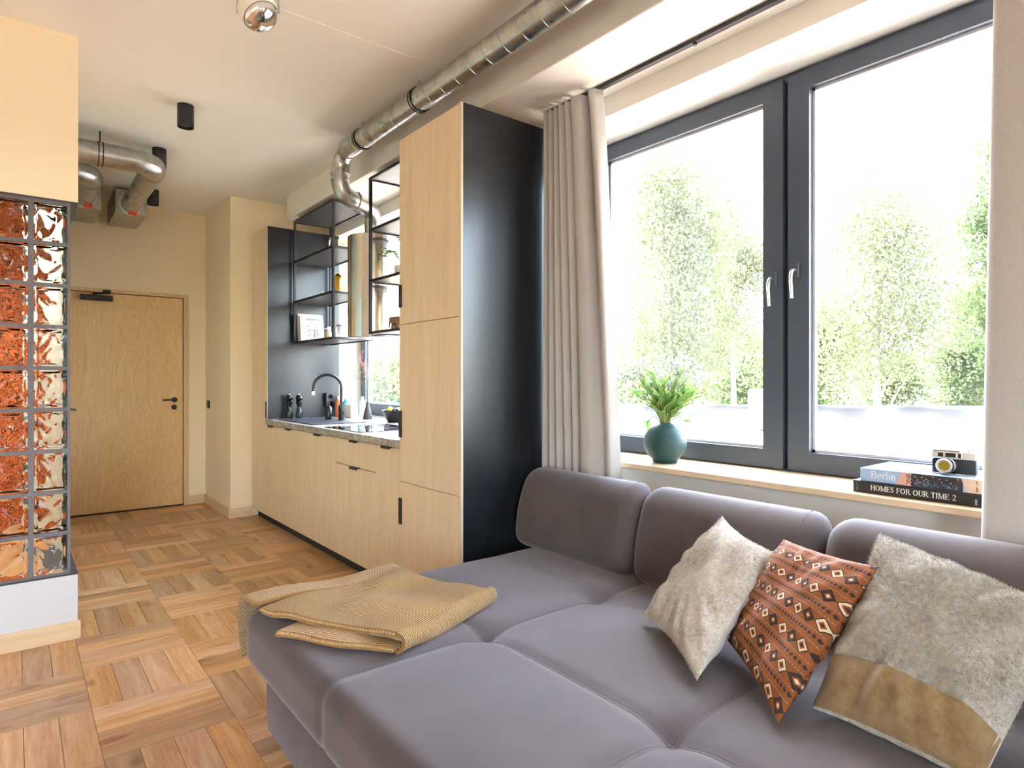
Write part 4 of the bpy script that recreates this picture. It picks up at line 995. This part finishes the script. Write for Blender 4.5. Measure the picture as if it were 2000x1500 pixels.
for (a, b, mt) in ((0.018, 0.038, BLACKG), (0.041, 0.074, BLACKG), (0.077, 0.089, BLACKG)):
    fr_ = MB().box(cx0 - 0.004, cx0, yl - b, yl - a, ZC + 0.057, ZC + 0.075, bev=.001).build('finder_frame', SILV, pc)
    MB().box(cx0 - 0.005, cx0 - 0.0038, yl - b + 0.002, yl - a - 0.002, ZC + 0.059, ZC + 0.073).build('finder_glass', mt, fr_)
for (y, r, h_) in ((yl - 0.015, 0.008, 0.006), (yl - 0.045, 0.005, 0.008), (yr + 0.02, 0.010, 0.005)): MB().lathe([(r, 0), (r, h_), (r * .8, h_ + .001), (0.0001, h_ + .001)], (cx0 + 0.016, y, ZC + 0.078), 20).build('dial', SILV, pc)
lc = Vector((cx0, cy0 + 0.018, ZC + 0.031)); QX = Vector((0, 0, 1)).rotation_difference(Vector((-1, 0, 0))).to_matrix()
ln = MB().lathe([(0.027, 0), (0.027, 0.010), (0.025, 0.012), (0.025, 0.019)], lc, 36, QX).build('lens', SILV, pc)
MB().lathe([(0.0255, 0.012), (0.0262, 0.013), (0.0262, 0.018), (0.0255, 0.019)], lc, 36, QX).build('grip_ring', BLACKM, ln)
MB().lathe([(0.024, 0.019), (0.024, 0.032), (0.0225, 0.034), (0.019, 0.0335), (0.0185, 0.030)], lc, 36, QX).build('filter_ring', SILV, ln)
MB().lathe([(0.0187, 0.029), (0.012, 0.0315), (0.0001, 0.0325)], lc, 32, QX).build('glass', plain('amber_coated_glass', (142, 120, 30), 0.08, 0.4), ln)

# ------------------------------------------------------------ things in the kitchen
CT = 0.934
def mill(x, y, lab):
    t = thing('pepper_mill', lab, 'pepper mill', (x, y, CT), 'black pepper and salt mills')
    MB().lathe([(0.0001, 0), (0.03, 0), (0.031, 0.01), (0.029, 0.03), (0.030, 0.036), (0.028, 0.045), (0.029, 0.052), (0.024, 0.075), (0.019, 0.10), (0.021, 0.125), (0.028, 0.145), (0.029, 0.155), (0.022, 0.163)], (x, y, CT), 28).build('body', BLACKW, t, 40)
    MB().lathe([(0.022, 0.163), (0.029, 0.172), (0.031, 0.19), (0.026, 0.206), (0.012, 0.214), (0.0001, 0.215)], (x, y, CT), 28).build('head', BLACKW, t, 40)
    MB().lathe([(0.007, 0.213), (0.008, 0.219), (0.005, 0.224), (0.0001, 0.225)], (x, y, CT), 16).build('knob', CHROME, t, 40)
mill(1.915, 5.58, 'tall black mill standing left, nearer the worktop corner')
mill(1.985, 5.53, 'tall black mill standing right, nearer the sink')
sk_ = thing('power_socket', 'black double power socket on the backsplash panel', 'socket', (2.31, 5.655, 1.03))
MB().box(2.262, 2.352, 5.60, 5.6545, 1.03, 1.16, bev=0.004).build('housing', BLACKM, sk_)
for z in (1.065, 1.125): MB().cyl((2.307, 5.6, z), (2.307, 5.5985, z), 0.022, seg=20).build('outlet', BLACKG, sk_)
def bottle(lab, x, y, prof, mat, capm=None, cap=None, name='bottle'):
    t = thing(name, lab, 'bottle', (x, y, CT))
    MB().lathe(prof, (x, y, CT), 24).build('body', mat, t, 40)
    if cap: MB().lathe(cap, (x, y, CT), 16).build('cap', capm, t, 40)
    return t
bottle('orange cleaning bottle behind the faucet', 2.36, 5.55, [(0.0001, 0), (0.03, 0), (0.032, 0.02), (0.032, 0.14), (0.012, 0.17)], plain('orange_bottle', (214, 118, 74), 0.4), WHITEP, [(0.013, 0.17), (0.013, 0.195), (0.0001, 0.197)])
bottle('blue spray bottle behind the white holder', 2.44, 5.56, [(0.0001, 0), (0.032, 0), (0.034, 0.02), (0.034, 0.13), (0.014, 0.165)], plain('blue_bottle', (60, 150, 190), 0.35), WHITEP, [(0.015, 0.165), (0.015, 0.2), (0.0001, 0.203)])
bottle('mint bottle at the back right of the white holder', 2.56, 5.46, [(0.0001, 0), (0.03, 0), (0.031, 0.02), (0.031, 0.14), (0.012, 0.17)], plain('mint_bottle', (170, 214, 204), 0.35), WHITEP, [(0.013, 0.17), (0.013, 0.19), (0.0001, 0.192)])
bottle('black soap dispenser beside the faucet', 2.11, 5.17, [(0.0001, 0.008), (0.028, 0.008), (0.029, 0.02), (0.029, 0.10), (0.02, 0.12), (0.009, 0.125)], BLACKW, BLACKM, [(0.007, 0.125), (0.007, 0.15), (0.015, 0.155), (0.0001, 0.16)], 'soap_dispenser')
wh = thing('dish_brush_holder', 'white ribbed holder with a white pump beside the window', 'holder', (2.42, 5.40, CT))
for k in range(6): MB().box(2.385 + k * 0.0 + 0.0, 2.455, 5.335 + k * 0.022, 5.355 + k * 0.022, CT, CT + 0.125, bev=0.006, seg=2).build('rib', WHITEP, wh)
MB().cyl((2.42, 5.40, CT + 0.1), (2.42, 5.40, CT + 0.185), 0.016, 0.012).cyl((2.42, 5.40, CT + 0.185), (2.42, 5.40, CT + 0.21), 0.006).build('pump', WHITEP, wh)
cv = tag(MB().lathe([(0.0001, 0), (0.042, 0), (0.043, 0.006), (0.032, 0.06), (0.018, 0.115), (0.013, 0.14), (0.016, 0.155), (0.011, 0.155)], (2.44, 5.10, CT), 28).build('bud_vase', plain('dark_grey_stoneware', (74, 72, 72), 0.45), loc=(2.44, 5.10, CT)), 'dark grey cone-shaped bud vase by the kitchen window', 'vase')
sp_ = thing('flower_sprig', 'thin sprig of pink buds in the dark bud vase', 'flowers', (2.44, 5.10, CT + 0.155))
rnd = random.Random(4); bp = Vector((2.44, 5.10, CT + 0.15))
for k in range(7):
    d = Vector((rnd.gauss(0, .25), rnd.gauss(0.1, .35), 1)).normalized(); L = rnd.uniform(0.3, 0.46); stem = bez(bp, bp + Vector((0, 0, L * .5)), bp + d * L, 8)
    s1 = MB().tube(stem, 0.0015, 5).build('stem', STEM, sp_); bd = MB()
    for j in range(16):
        q = Vector(stem[rnd.choice((5, 6, 7, 8))]); e = q + Vector((rnd.gauss(0, .03), rnd.gauss(0, .035), rnd.gauss(0.01, .03))); bd.tube([q, e], 0.0008, 4)
        bd.lathe([(0.0001, -.005), (0.0045, 0), (0.0001, .006)], e, 6)
    b_ = bd.build('buds', PINKP if k % 2 == 0 else plain('pale_bud', (150, 140, 120), .8), s1, 40); b_['kind'] = 'stuff'
bx_, by_ = 2.44, 4.60
bw = tag(MB().lathe([(0.0001, 0.0), (0.055, 0.0), (0.06, 0.004), (0.082, 0.05), (0.1, 0.095), (0.102, 0.10), (0.098, 0.098), (0.078, 0.05), (0.056, 0.012), (0.0001, 0.01)], (bx_, by_, CT), 40).build('fruit_bowl', BLACKW, loc=(bx_, by_, CT)), 'black fruit bowl on the worktop by the kitchen window', 'bowl')
def fruit(nm, lab, c_, rx, rz, mat, tip=0.0):
    return tag(MB().lathe([(0.0001, -rz - tip)] + [(rx * cos(a), rz * sin(a)) for a in [-1.35 + 2.7 * i / 14 for i in range(15)]] + [(0.0001, rz + tip)], c_, 24).build(nm, mat, loc=(c_[0], c_[1], c_[2] - rz), angle=60), lab, 'fruit')
LEM = plain('lemon_peel', (232, 190, 72), 0.45, bump=(120, .3, .003))
fruit('lemon', 'yellow lemon in the black fruit bowl', (bx_ - 0.03, by_ + 0.02, CT + 0.092), 0.033, 0.036, LEM, 0.004)
fruit('garlic_bulb', 'pale round bulb behind the lemon in the bowl', (bx_ + 0.035, by_ + 0.0, CT + 0.088), 0.036, 0.032, plain('pale_bulb', (236, 226, 206), 0.6), 0.004)
gr_ = thing('grape_bunch', 'dark grapes heaped at the right of the black bowl', 'fruit', (bx_, by_ - 0.06, CT + 0.06))
gm = MB().lathe([(0.0001, -.011)] + [(0.0105 * cos(a), 0.011 * sin(a)) for a in (-.9, -.45, 0, .45, .9)] + [(0.0001, .011)], (0, 0, 0), 12).build('grape', plain('dark_grape', (30, 30, 48), 0.3), None, 80)
gm.parent = gr_
rnd = random.Random(8)
for k in range(18):
    g_ = gm if k == 0 else clone(gm, gr_)
    g_.location = (rnd.uniform(-.05, .03), rnd.uniform(-0.015, .02), 0.006 + rnd.uniform(0.0, .045))

# shelf things
Z1, Z2_, Z3 = LV[0], LV[1], LV[2]
def magazine(lab, x, y, w, h, mat, lean, name='magazine', thick=0.006):
    t = thing(name, lab, 'magazine', (x, y, Z1))
    # stands on edge, leaning back on the black panel; cover faces the sofa (-Y)
    def pt(a, b, d): return Vector((x + a, y + b * sin(lean) + d * cos(lean), Z1 + 0.001 + b * cos(lean) - d * sin(lean) + thick * sin(lean)))
    sl_ = MB().prism([(0, 0), (w, 0), (w, h), (0, h)], lambda a, b: pt(a, b, 0), lambda a, b: pt(a, b, thick)); sl_.build('pages', mat, t, 0)
    return t, pt
PAPER = plain('white_cover', (168, 166, 164), 0.6)
t_, _ = magazine('beige magazine leaning at the back left of the shelf', 1.988, 5.568, 0.22, 0.255, plain('beige_cover', (196, 168, 140), .5), 0.10)
t_, _ = magazine('pale magazine leaning behind the white cover on the shelf', 1.992, 5.548, 0.225, 0.25, plain('pale_cover', (214, 204, 196), .5), 0.12)
t_, pm_ = magazine('white magazine with a plant picture on the lowest left shelf', 2.0, 5.525, 0.215, 0.235, PAPER, 0.14)
pp = lambda p, r, d: pm_(p, r, -0.0003 - d)
marks(t_, 'cover_print', plain('pink_print', (128, 82, 104), .5), pp, 0.06, 0.16, 0.05, 0.15, 7, 6, 0.5, .0003, 3)
marks(t_, 'cover_print', plain('green_print', (40, 66, 44), .5), pp, 0.10, 0.17, 0.035, 0.11, 6, 6, 0.6, .0005, 5)
marks(t_, 'cover_title', plain('tan_print', (112, 98, 72), .5), pp, 0.03, 0.19, 0.195, 0.215, 12, 1, 0.85, .0003, 2)
fg = thing('bird_figurine', 'small pale wooden bird figurine beside the magazines', 'figurine', (2.13, 5.22, Z1))
MB().lathe([(0.0001, 0), (0.028, 0), (0.036, 0.02), (0.034, 0.05), (0.022, 0.075), (0.014, 0.085)], (2.13, 5.22, Z1), 24).build('body', plain('pale_turned_wood', (214, 186, 148), .5), fg, 60)
MB().lathe([(0.0001, -0.02)] + [(0.021 * cos(a), 0.021 * sin(a)) for a in (-1, -.5, 0, .5, 1)] + [(0.0001, .021)], (2.13, 5.22, Z1 + 0.10), 20).cyl((2.115, 5.21, Z1 + .1), (2.085, 5.2, Z1 + .095), 0.006, 0.001, 8).build('head', WHITEP, fg, 60)
jr = thing('glass_jar', 'clear glass jar at the hood end of the lowest left shelf', 'jar', (2.12, 4.92, Z1))
MB().lathe([(0.0001, 0.001), (0.045, 0.001), (0.047, 0.01), (0.047, 0.08), (0.04, 0.09), (0.04, 0.10), (0.037, .10), (0.037, 0.088), (0.044, .078), (0.044, .012), (0.0001, .006)], (2.12, 4.92, Z1), 28).build('body', CLEAR, jr, 40)
MB().lathe([(0.0001, 0.101), (0.042, 0.101), (0.042, 0.115), (0.0001, 0.118)], (2.12, 4.92, Z1), 24).build('lid', plain('grey_green_lid', (176, 188, 180), .4), jr)
su_ = thing('succulent', 'tiny grey-green succulent in a pot on the middle left shelf', 'plant', (2.10, 5.28, Z2_))
MB().lathe([(0.0001, 0), (0.022, 0), (0.027, 0.035), (0.024, 0.035), (0.02, 0.01)], (2.10, 5.28, Z2_), 20).build('pot', plain('grey_pot', (150, 156, 160), .6), su_)
lf = MB()
for k in range(40): leaf(lf, Vector((2.10, 5.28, Z2_ + .03)), Vector((rnd.gauss(0, .8), rnd.gauss(0, .8), rnd.uniform(.3, 1.2))), rnd.uniform(.03, .055), .004, .1)
lf.build('leaves', plain('grey_green_leaf', (128, 152, 120), .6), su_, 60)
gd = thing('gold_cloche', 'tall gold domed canister on the middle left shelf', 'canister', (2.08, 4.90, Z2_))
MB().lathe([(0.0001, 0.0), (0.042, 0.0), (0.043, 0.01), (0.041, 0.11)] + [(0.041 * cos(a), 0.11 + 0.055 * sin(a)) for a in (.3, .6, .9, 1.2)] + [(0.006, .168)], (2.08, 4.90, Z2_), 36).build('body', GOLD, gd, 40)
MB().tube([(2.08, 4.90 + .012 * cos(a), Z2_ + .168 + .016 * sin(a)) for a in [pi * i / 8 for i in range(9)]], .003, 8).build('handle', GOLD, gd)
gb = thing('gold_cup', 'short gold cup right of the domed canister', 'cup', (2.20, 4.81, Z2_))
MB().lathe([(0.0001, 0), (0.032, 0), (0.034, .01), (0.034, .085), (0.031, .085), (0.031, .012)], (2.20, 4.81, Z2_), 28).build('body', GOLD, gb, 40)
gs = thing('glass_swan', 'clear pink-tinted glass swan pitcher on the upper left shelf', 'glassware', (2.08, 5.0, Z3))
MB().lathe([(0.0001, 0.001), (0.035, 0.001), (0.04, 0.008), (0.05, .035), (0.05, .06), (0.036, .085), (0.03, .10), (0.027, .10), (0.033, .083), (0.047, .06), (.047, .036), (0.036, .010), (0.0001, .006)], (2.09, 4.94, Z3), 28).build('body', CLEAR, gs, 50)
MB().tube([(2.08, 4.985, Z3 + .02), (2.07, 5.03, Z3 + .03), (2.065, 5.055, Z3 + .065), (2.065, 5.04, Z3 + .105), (2.065, 5.0, Z3 + .12), (2.065, 4.975, Z3 + .10)], [.012, .011, .009, .008, .009, .004], 12).build('neck', CLEAR, gs, 60)
sm2 = tag(MB().lathe([(0.0001, 0), (.02, 0), (.022, .01), (.02, .03), (.012, .04), (.0001, .042)], (2.03, 5.27, Z3), 20).build('small_box', BLACKW, loc=(2.03, 5.27, Z3)), 'small dark round box on the upper left shelf', 'box')
pf = thing('potted_fern', 'small fern with arching green fronds on the right shelf', 'plant', (2.12, 3.89, LV[1]))
MB().lathe([(0.0001, 0), (.045, 0), (.055, .09), (.05, .09), (.042, .02)], (2.12, 3.89, LV[1]), 24).build('pot', WHITEP, pf)
for k in range(12):
    a = rnd.uniform(0, 6.28); d = Vector((cos(a), sin(a), 0)) if k > 4 else Vector((-0.5, 0.85 + .1 * k, 0)).normalized(); L = rnd.uniform(.13, .19); p0 = Vector((2.12, 3.89, LV[1] + .085))
    stem = bez(p0, p0 + d * L * .4 + Vector((0, 0, .18)), p0 + d * L * .85 + Vector((0, 0, .09)), 8); s1 = MB().tube(stem, .0016, 5).build('frond_stem', STEM, pf); lf = MB()
    for i in range(2, 9):
        for sd in (-1, 1): leaf(lf, Vector(stem[i]), d.cross(Vector((0, 0, 1))) * sd + d * .7 + Vector((0, 0, -.25)), .042, .007, -.2)
    lf.build('frond', PLANT, s1, 60)
el = thing('elephant_figurine', 'carved wooden elephant on the lowest right shelf', 'figurine', (2.06, 3.86, Z1))
EW = wood('carved_dark_wood', (84, 62, 48), (124, 96, 74), (176, 146, 116), 'Z', .5, 3)
MB().rbox(2.035, 2.085, 3.80, 3.91, Z1 + .035, Z1 + .095, .024, (8, 10, 8)).build('body', EW, el, 60)
for (x, y) in ((2.048, 3.818), (2.072, 3.818), (2.048, 3.89), (2.072, 3.89)): MB().cyl((x, y, Z1), (x, y, Z1 + .05), .012, .011, 12).build('leg', EW, el)
hd_ = MB().rbox(2.04, 2.08, 3.895, 3.945, Z1 + .055, Z1 + .10, .02, (6, 6, 6)).build('head', EW, el, 60)
MB().tube([(2.06, 3.94, Z1 + .075), (2.06, 3.96, Z1 + .05), (2.06, 3.962, Z1 + .02)], [.009, .007, .005], 10).build('trunk', EW, hd_)

# ------------------------------------------------------------ outside
def at(u, zc, z):
    xc = (u - 1000) / 1216 * zc
    return Vector((xc * cth + zc * sth, -xc * sth + zc * cth, z))
def zv(v, zc): return 1.2834 - (v - 741.67) / 1216 * zc
struct(MB().add([(-80, -120, -4), (200, -120, -4), (200, 160, -4), (-80, 160, -4)], [(0, 1, 2, 3)]).build('ground', GROUND, angle=0), 'grassy ground beyond the flat roof', 'ground')
RZ = 0.35
pa, pb_, pc_, pd = at(-500, 15.5, RZ), at(1000, 14.6, RZ), at(2500, 12.6, RZ), at(3600, 11, RZ)
rf = MB(); poly = [(2.84, 40), (2.84, -30), (pd.x + 4, -30), (pd.x, pd.y), (pc_.x, pc_.y), (pb_.x, pb_.y), (pa.x, pa.y + 6), (pa.x, 40)]
rf.prism(poly, lambda x, y: (x, y, RZ - 0.4), lambda x, y: (x, y, RZ)); struct(rf.build('flat_roof', ROOFM, angle=0, fixn=True), 'pale flat roof outside the windows', 'roof')
par = MB()
pts = [pa, pb_, pc_, pd]
def along(t):
    L_ = [0] + [(pts[i + 1] - pts[i]).length for i in range(3)]; tot = sum(L_); d = t * tot
    for i in range(3):
        if d <= L_[i + 1] or i == 2: return pts[i].lerp(pts[i + 1], d / L_[i + 1]), (pts[i + 1] - pts[i]).normalized()
        d -= L_[i + 1]
def prf(t, s):
    p, d = along(t); n = Vector((d.y, -d.x, 0)); n = n if n.dot(-p) > 0 else -n
    prof_ = [(0.50, 0.0), (0.30, 0.10), (0.16, 0.26), (0.12, 0.34), (0.06, 0.37), (-0.2, 0.37), (-0.24, 0.1)]
    k = s * 6; i = min(int(k), 5); f = k - i; a = prof_[i][0] * (1 - f) + prof_[i + 1][0] * f; z = prof_[i][1] * (1 - f) + prof_[i + 1][1] * f
    w = 0.05 * sin(t * 150 + 5 * s) + 0.04 * sin(t * 260 - 4 * s + 1); msk = sin(pi * min(s * 1.6, 1))
    return p + n * (a + w * msk) + Vector((0, 0, z))
par.grid(prf, 260, 18); struct(par.build('parapet', PARAM, angle=60), 'roof parapet under a draped grey membrane', 'parapet')
q = at(1437, 11.6, RZ)
ac = thing('roof_unit', 'white box-shaped ventilation unit with a tall end on the flat roof', 'ventilation unit', q)
d_r = CR; d_f = CF
def obox(p, w, d, h, z=0): 
    mb = MB(); c = [p + d_r * a * w / 2 + d_f * b * d / 2 for a, b in ((-1, -1), (1, -1), (1, 1), (-1, 1))]
    mb.prism([(k,) for k in range(4)], lambda k: c[k] + Vector((0, 0, z)), lambda k: c[k] + Vector((0, 0, z + h))); return mb
obox(q, 0.68, 0.6, 0.37).build('low_box', RENDERW, ac, 0, fixn=True); 
qq = at(1482, 11.6, RZ); MB().rbox(0, 0.26, 0, 0.5, 0, 0.76, .05, (6, 6, 8), lambda p: qq + d_r * (p.x - .13) + d_f * (p.y - .25) + Vector((0, 0, p.z))).build('tall_end', RENDERW, ac, 60, fixn=True)
for du in (-.18, .08): obox(q + d_r * du - d_f * 0.302, 0.07, .004, .02, .24).build('slot', DARKF, ac, 0)
q = at(1716, 10.2, RZ); vp = thing('roof_vent', 'small dark mushroom vent on the flat roof', 'vent', q)
MB().cyl(q, q + Vector((0, 0, .17)), .03).build('pipe', BARKD, vp); MB().lathe([(.055, .15), (.05, .19), (.02, .21), (.0001, .212)], q, 16).build('cap', BARKD, vp)
q = at(1222, 10.5, RZ); hp = tag(MB().tube([q, q + Vector((0, 0, .28))] + bez(q + Vector((0, 0, .3)), q + Vector((0, 0, .4)) - d_r * .05, q + Vector((0, 0, .33)) - d_r * .14, 6) + [q + Vector((0, 0, .24)) - d_r * .14], .022, 10).build('roof_pipe', SATIN, loc=q), 'curved metal pipe rising from the flat roof', 'pipe')

def tree(name, lab, u, zc, vt, vb, wpx, mat, bark, n, leaf_s, seed, trunk_r=0.2, droop=0.0, dens=60, grp='trees beyond the roof', shape=1.0):
    rnd = random.Random(seed); p = at(u, zc, -4); zt = zv(vt, zc); z0 = zv(vb, zc); W_ = wpx / 1216 * zc / 2; Hc = (zt - z0) / 2; cz = (zt + z0) / 2
    t = thing(name, lab, 'tree', p, grp)
    tr_ = MB(); k = 9; tp = [p + Vector((rnd.gauss(0, .12) * i / k, rnd.gauss(0, .12) * i / k, (zt - 0.08 * (zt + 4) + 4) * i / k)) for i in range(k + 1)]
    tr_.tube(tp, [trunk_r * (1 - .85 * i / k) for i in range(k + 1)], 8).build('trunk', bark, t)
    cl = []
    for c_ in range(dens):
        while True:
            a = Vector((rnd.uniform(-1, 1), rnd.uniform(-1, 1), rnd.uniform(-1, 1)))
            if a.length < 1 and a.length > 0.25: break
        taper = 1 - 0.45 * max(0, a.z) * shape
        c0 = Vector((p.x + a.x * W_ * taper, p.y + a.y * W_ * taper, cz + a.z * Hc)); cl.append(c0)
    br = MB()
    for c0 in cl[:26]:
        i = min(k - 1, max(1, int((c0.z - 1.2 + 4) / (zt + 4) * k))); br.tube(bez(tp[i], (tp[i] + c0) / 2 + Vector((0, 0, .5)), c0, 4), [.05, .04, .03, .022, .015], 5)
    b_ = br.build('branches', bark, t); b_['kind'] = 'stuff'
    V = []; F = []; cs = W_ * 0.26
    for i in range(n):
        c0 = cl[i % dens]; g = Vector((rnd.gauss(0, cs), rnd.gauss(0, cs), rnd.gauss(0, cs * (0.8 + droop)) - droop * cs * .5)); q0 = c0 + g
        d1 = Vector((rnd.gauss(0, 1), rnd.gauss(0, 1), rnd.gauss(-droop, 1))).normalized(); d2 = d1.cross(Vector((rnd.gauss(0, 1), rnd.gauss(0, 1), rnd.gauss(0, 1)))).normalized()
        s = leaf_s * rnd.uniform(.6, 1.3); o = len(V)
        V += [q0, q0 + d1 * s * .5 + d2 * s * .35, q0 + d1 * s, q0 + d1 * s * .5 - d2 * s * .35]; F.append((o, o + 1, o + 2, o + 3))
    mb = MB(); mb.v = V; mb.f = F; c_ = mb.build('crown', mat, t, 0); c_['kind'] = 'stuff'
    return t
tree('birch_tree', 'tall drooping birch filling the left window pane', 1310, 28, 262, 800, 225, BIRLEAF, BARK, 34000, .15, 1, .22, .8, 110)
tree('birch_tree', 'slender birch with bare trunk near the window mullion', 1432, 36, 372, 690, 150, BIRLEAF, BARK, 15000, .16, 2, .2, .5, 50)
tree('birch_tree', 'large airy birch in the middle of the right pane', 1712, 26, 318, 770, 262, BIRLEAF, BARK, 24000, .14, 3, .24, .4, 80)
tree('maple_tree', 'leafy tree cut off by the right-hand curtain', 2010, 20, 205, 760, 190, DECLEAF, BARKD, 22000, .15, 4, .2, .1, 60)
tree('maple_tree', 'dense green tree behind the window mullion', 1585, 40, 585, 830, 190, DECLEAF, BARKD, 16000, .24, 5, .2, 0, 50)
tree('maple_tree', 'green tree low behind the vase flowers', 1260, 54, 600, 830, 230, DECLEAF, BARKD, 16000, .3, 6, .2, 0, 50)
tree('maple_tree', 'round bushy tree right of the distant building', 1905, 38, 560, 825, 120, DECLEAF, BARKD, 14000, .22, 7, .2, 0, 45)
tree('maple_tree', 'bushy tree low behind the white roof unit', 1440, 68, 640, 820, 200, DECLEAF, BARKD, 14000, .38, 8, .2, 0, 45)
tree('maple_tree', 'low bushy tree left of the distant building', 1745, 44, 690, 830, 110, DECLEAF, BARKD, 9000, .24, 9, .16, 0, 30)
tree('maple_tree', 'tree outside the kitchen window', 760, 34, 700, 830, 260, DECLEAF, BARKD, 12000, .26, 10, .2, 0, 45)
# distant apartment block
zc = 72; bq = at(1826, zc, -4); bd_ = thing('apartment_building', 'white apartment block with balconies far behind the trees', 'building', bq)
BWd, BHt = 7.4, 7.5
obox(bq, BWd, 8, BHt).build('wall', RENDERW, bd_, 0, fixn=True)
obox(bq, BWd + .5, 8.5, .25, BHt).build('roof', PARAM, bd_, 0, fixn=True)
for fl_ in range(3):
    for k in range(4):
        c0 = bq + d_r * (-2.7 + k * 1.8) - d_f * 4.02
        wd_ = obox(c0, .95, .06, 1.5, .7 + fl_ * 2.45).build('window', plain('grey_window', (120, 130, 142), .3), bd_, 0, fixn=True)
    for k in (0, 3):
        c0 = bq + d_r * (-2.7 + k * 1.8) - d_f * 4.6
        bb = obox(c0, 1.7, 1.1, .12, .45 + fl_ * 2.45).build('balcony', PARAM, bd_, 0, fixn=True)
        obox(c0 - d_f * .53, 1.7, .05, .9, .57 + fl_ * 2.45).build('railing', plain('blue_grey_railing', (140, 150, 164), .5) if k else plain('tan_railing', (196, 160, 130), .5), bb, 0, fixn=True)
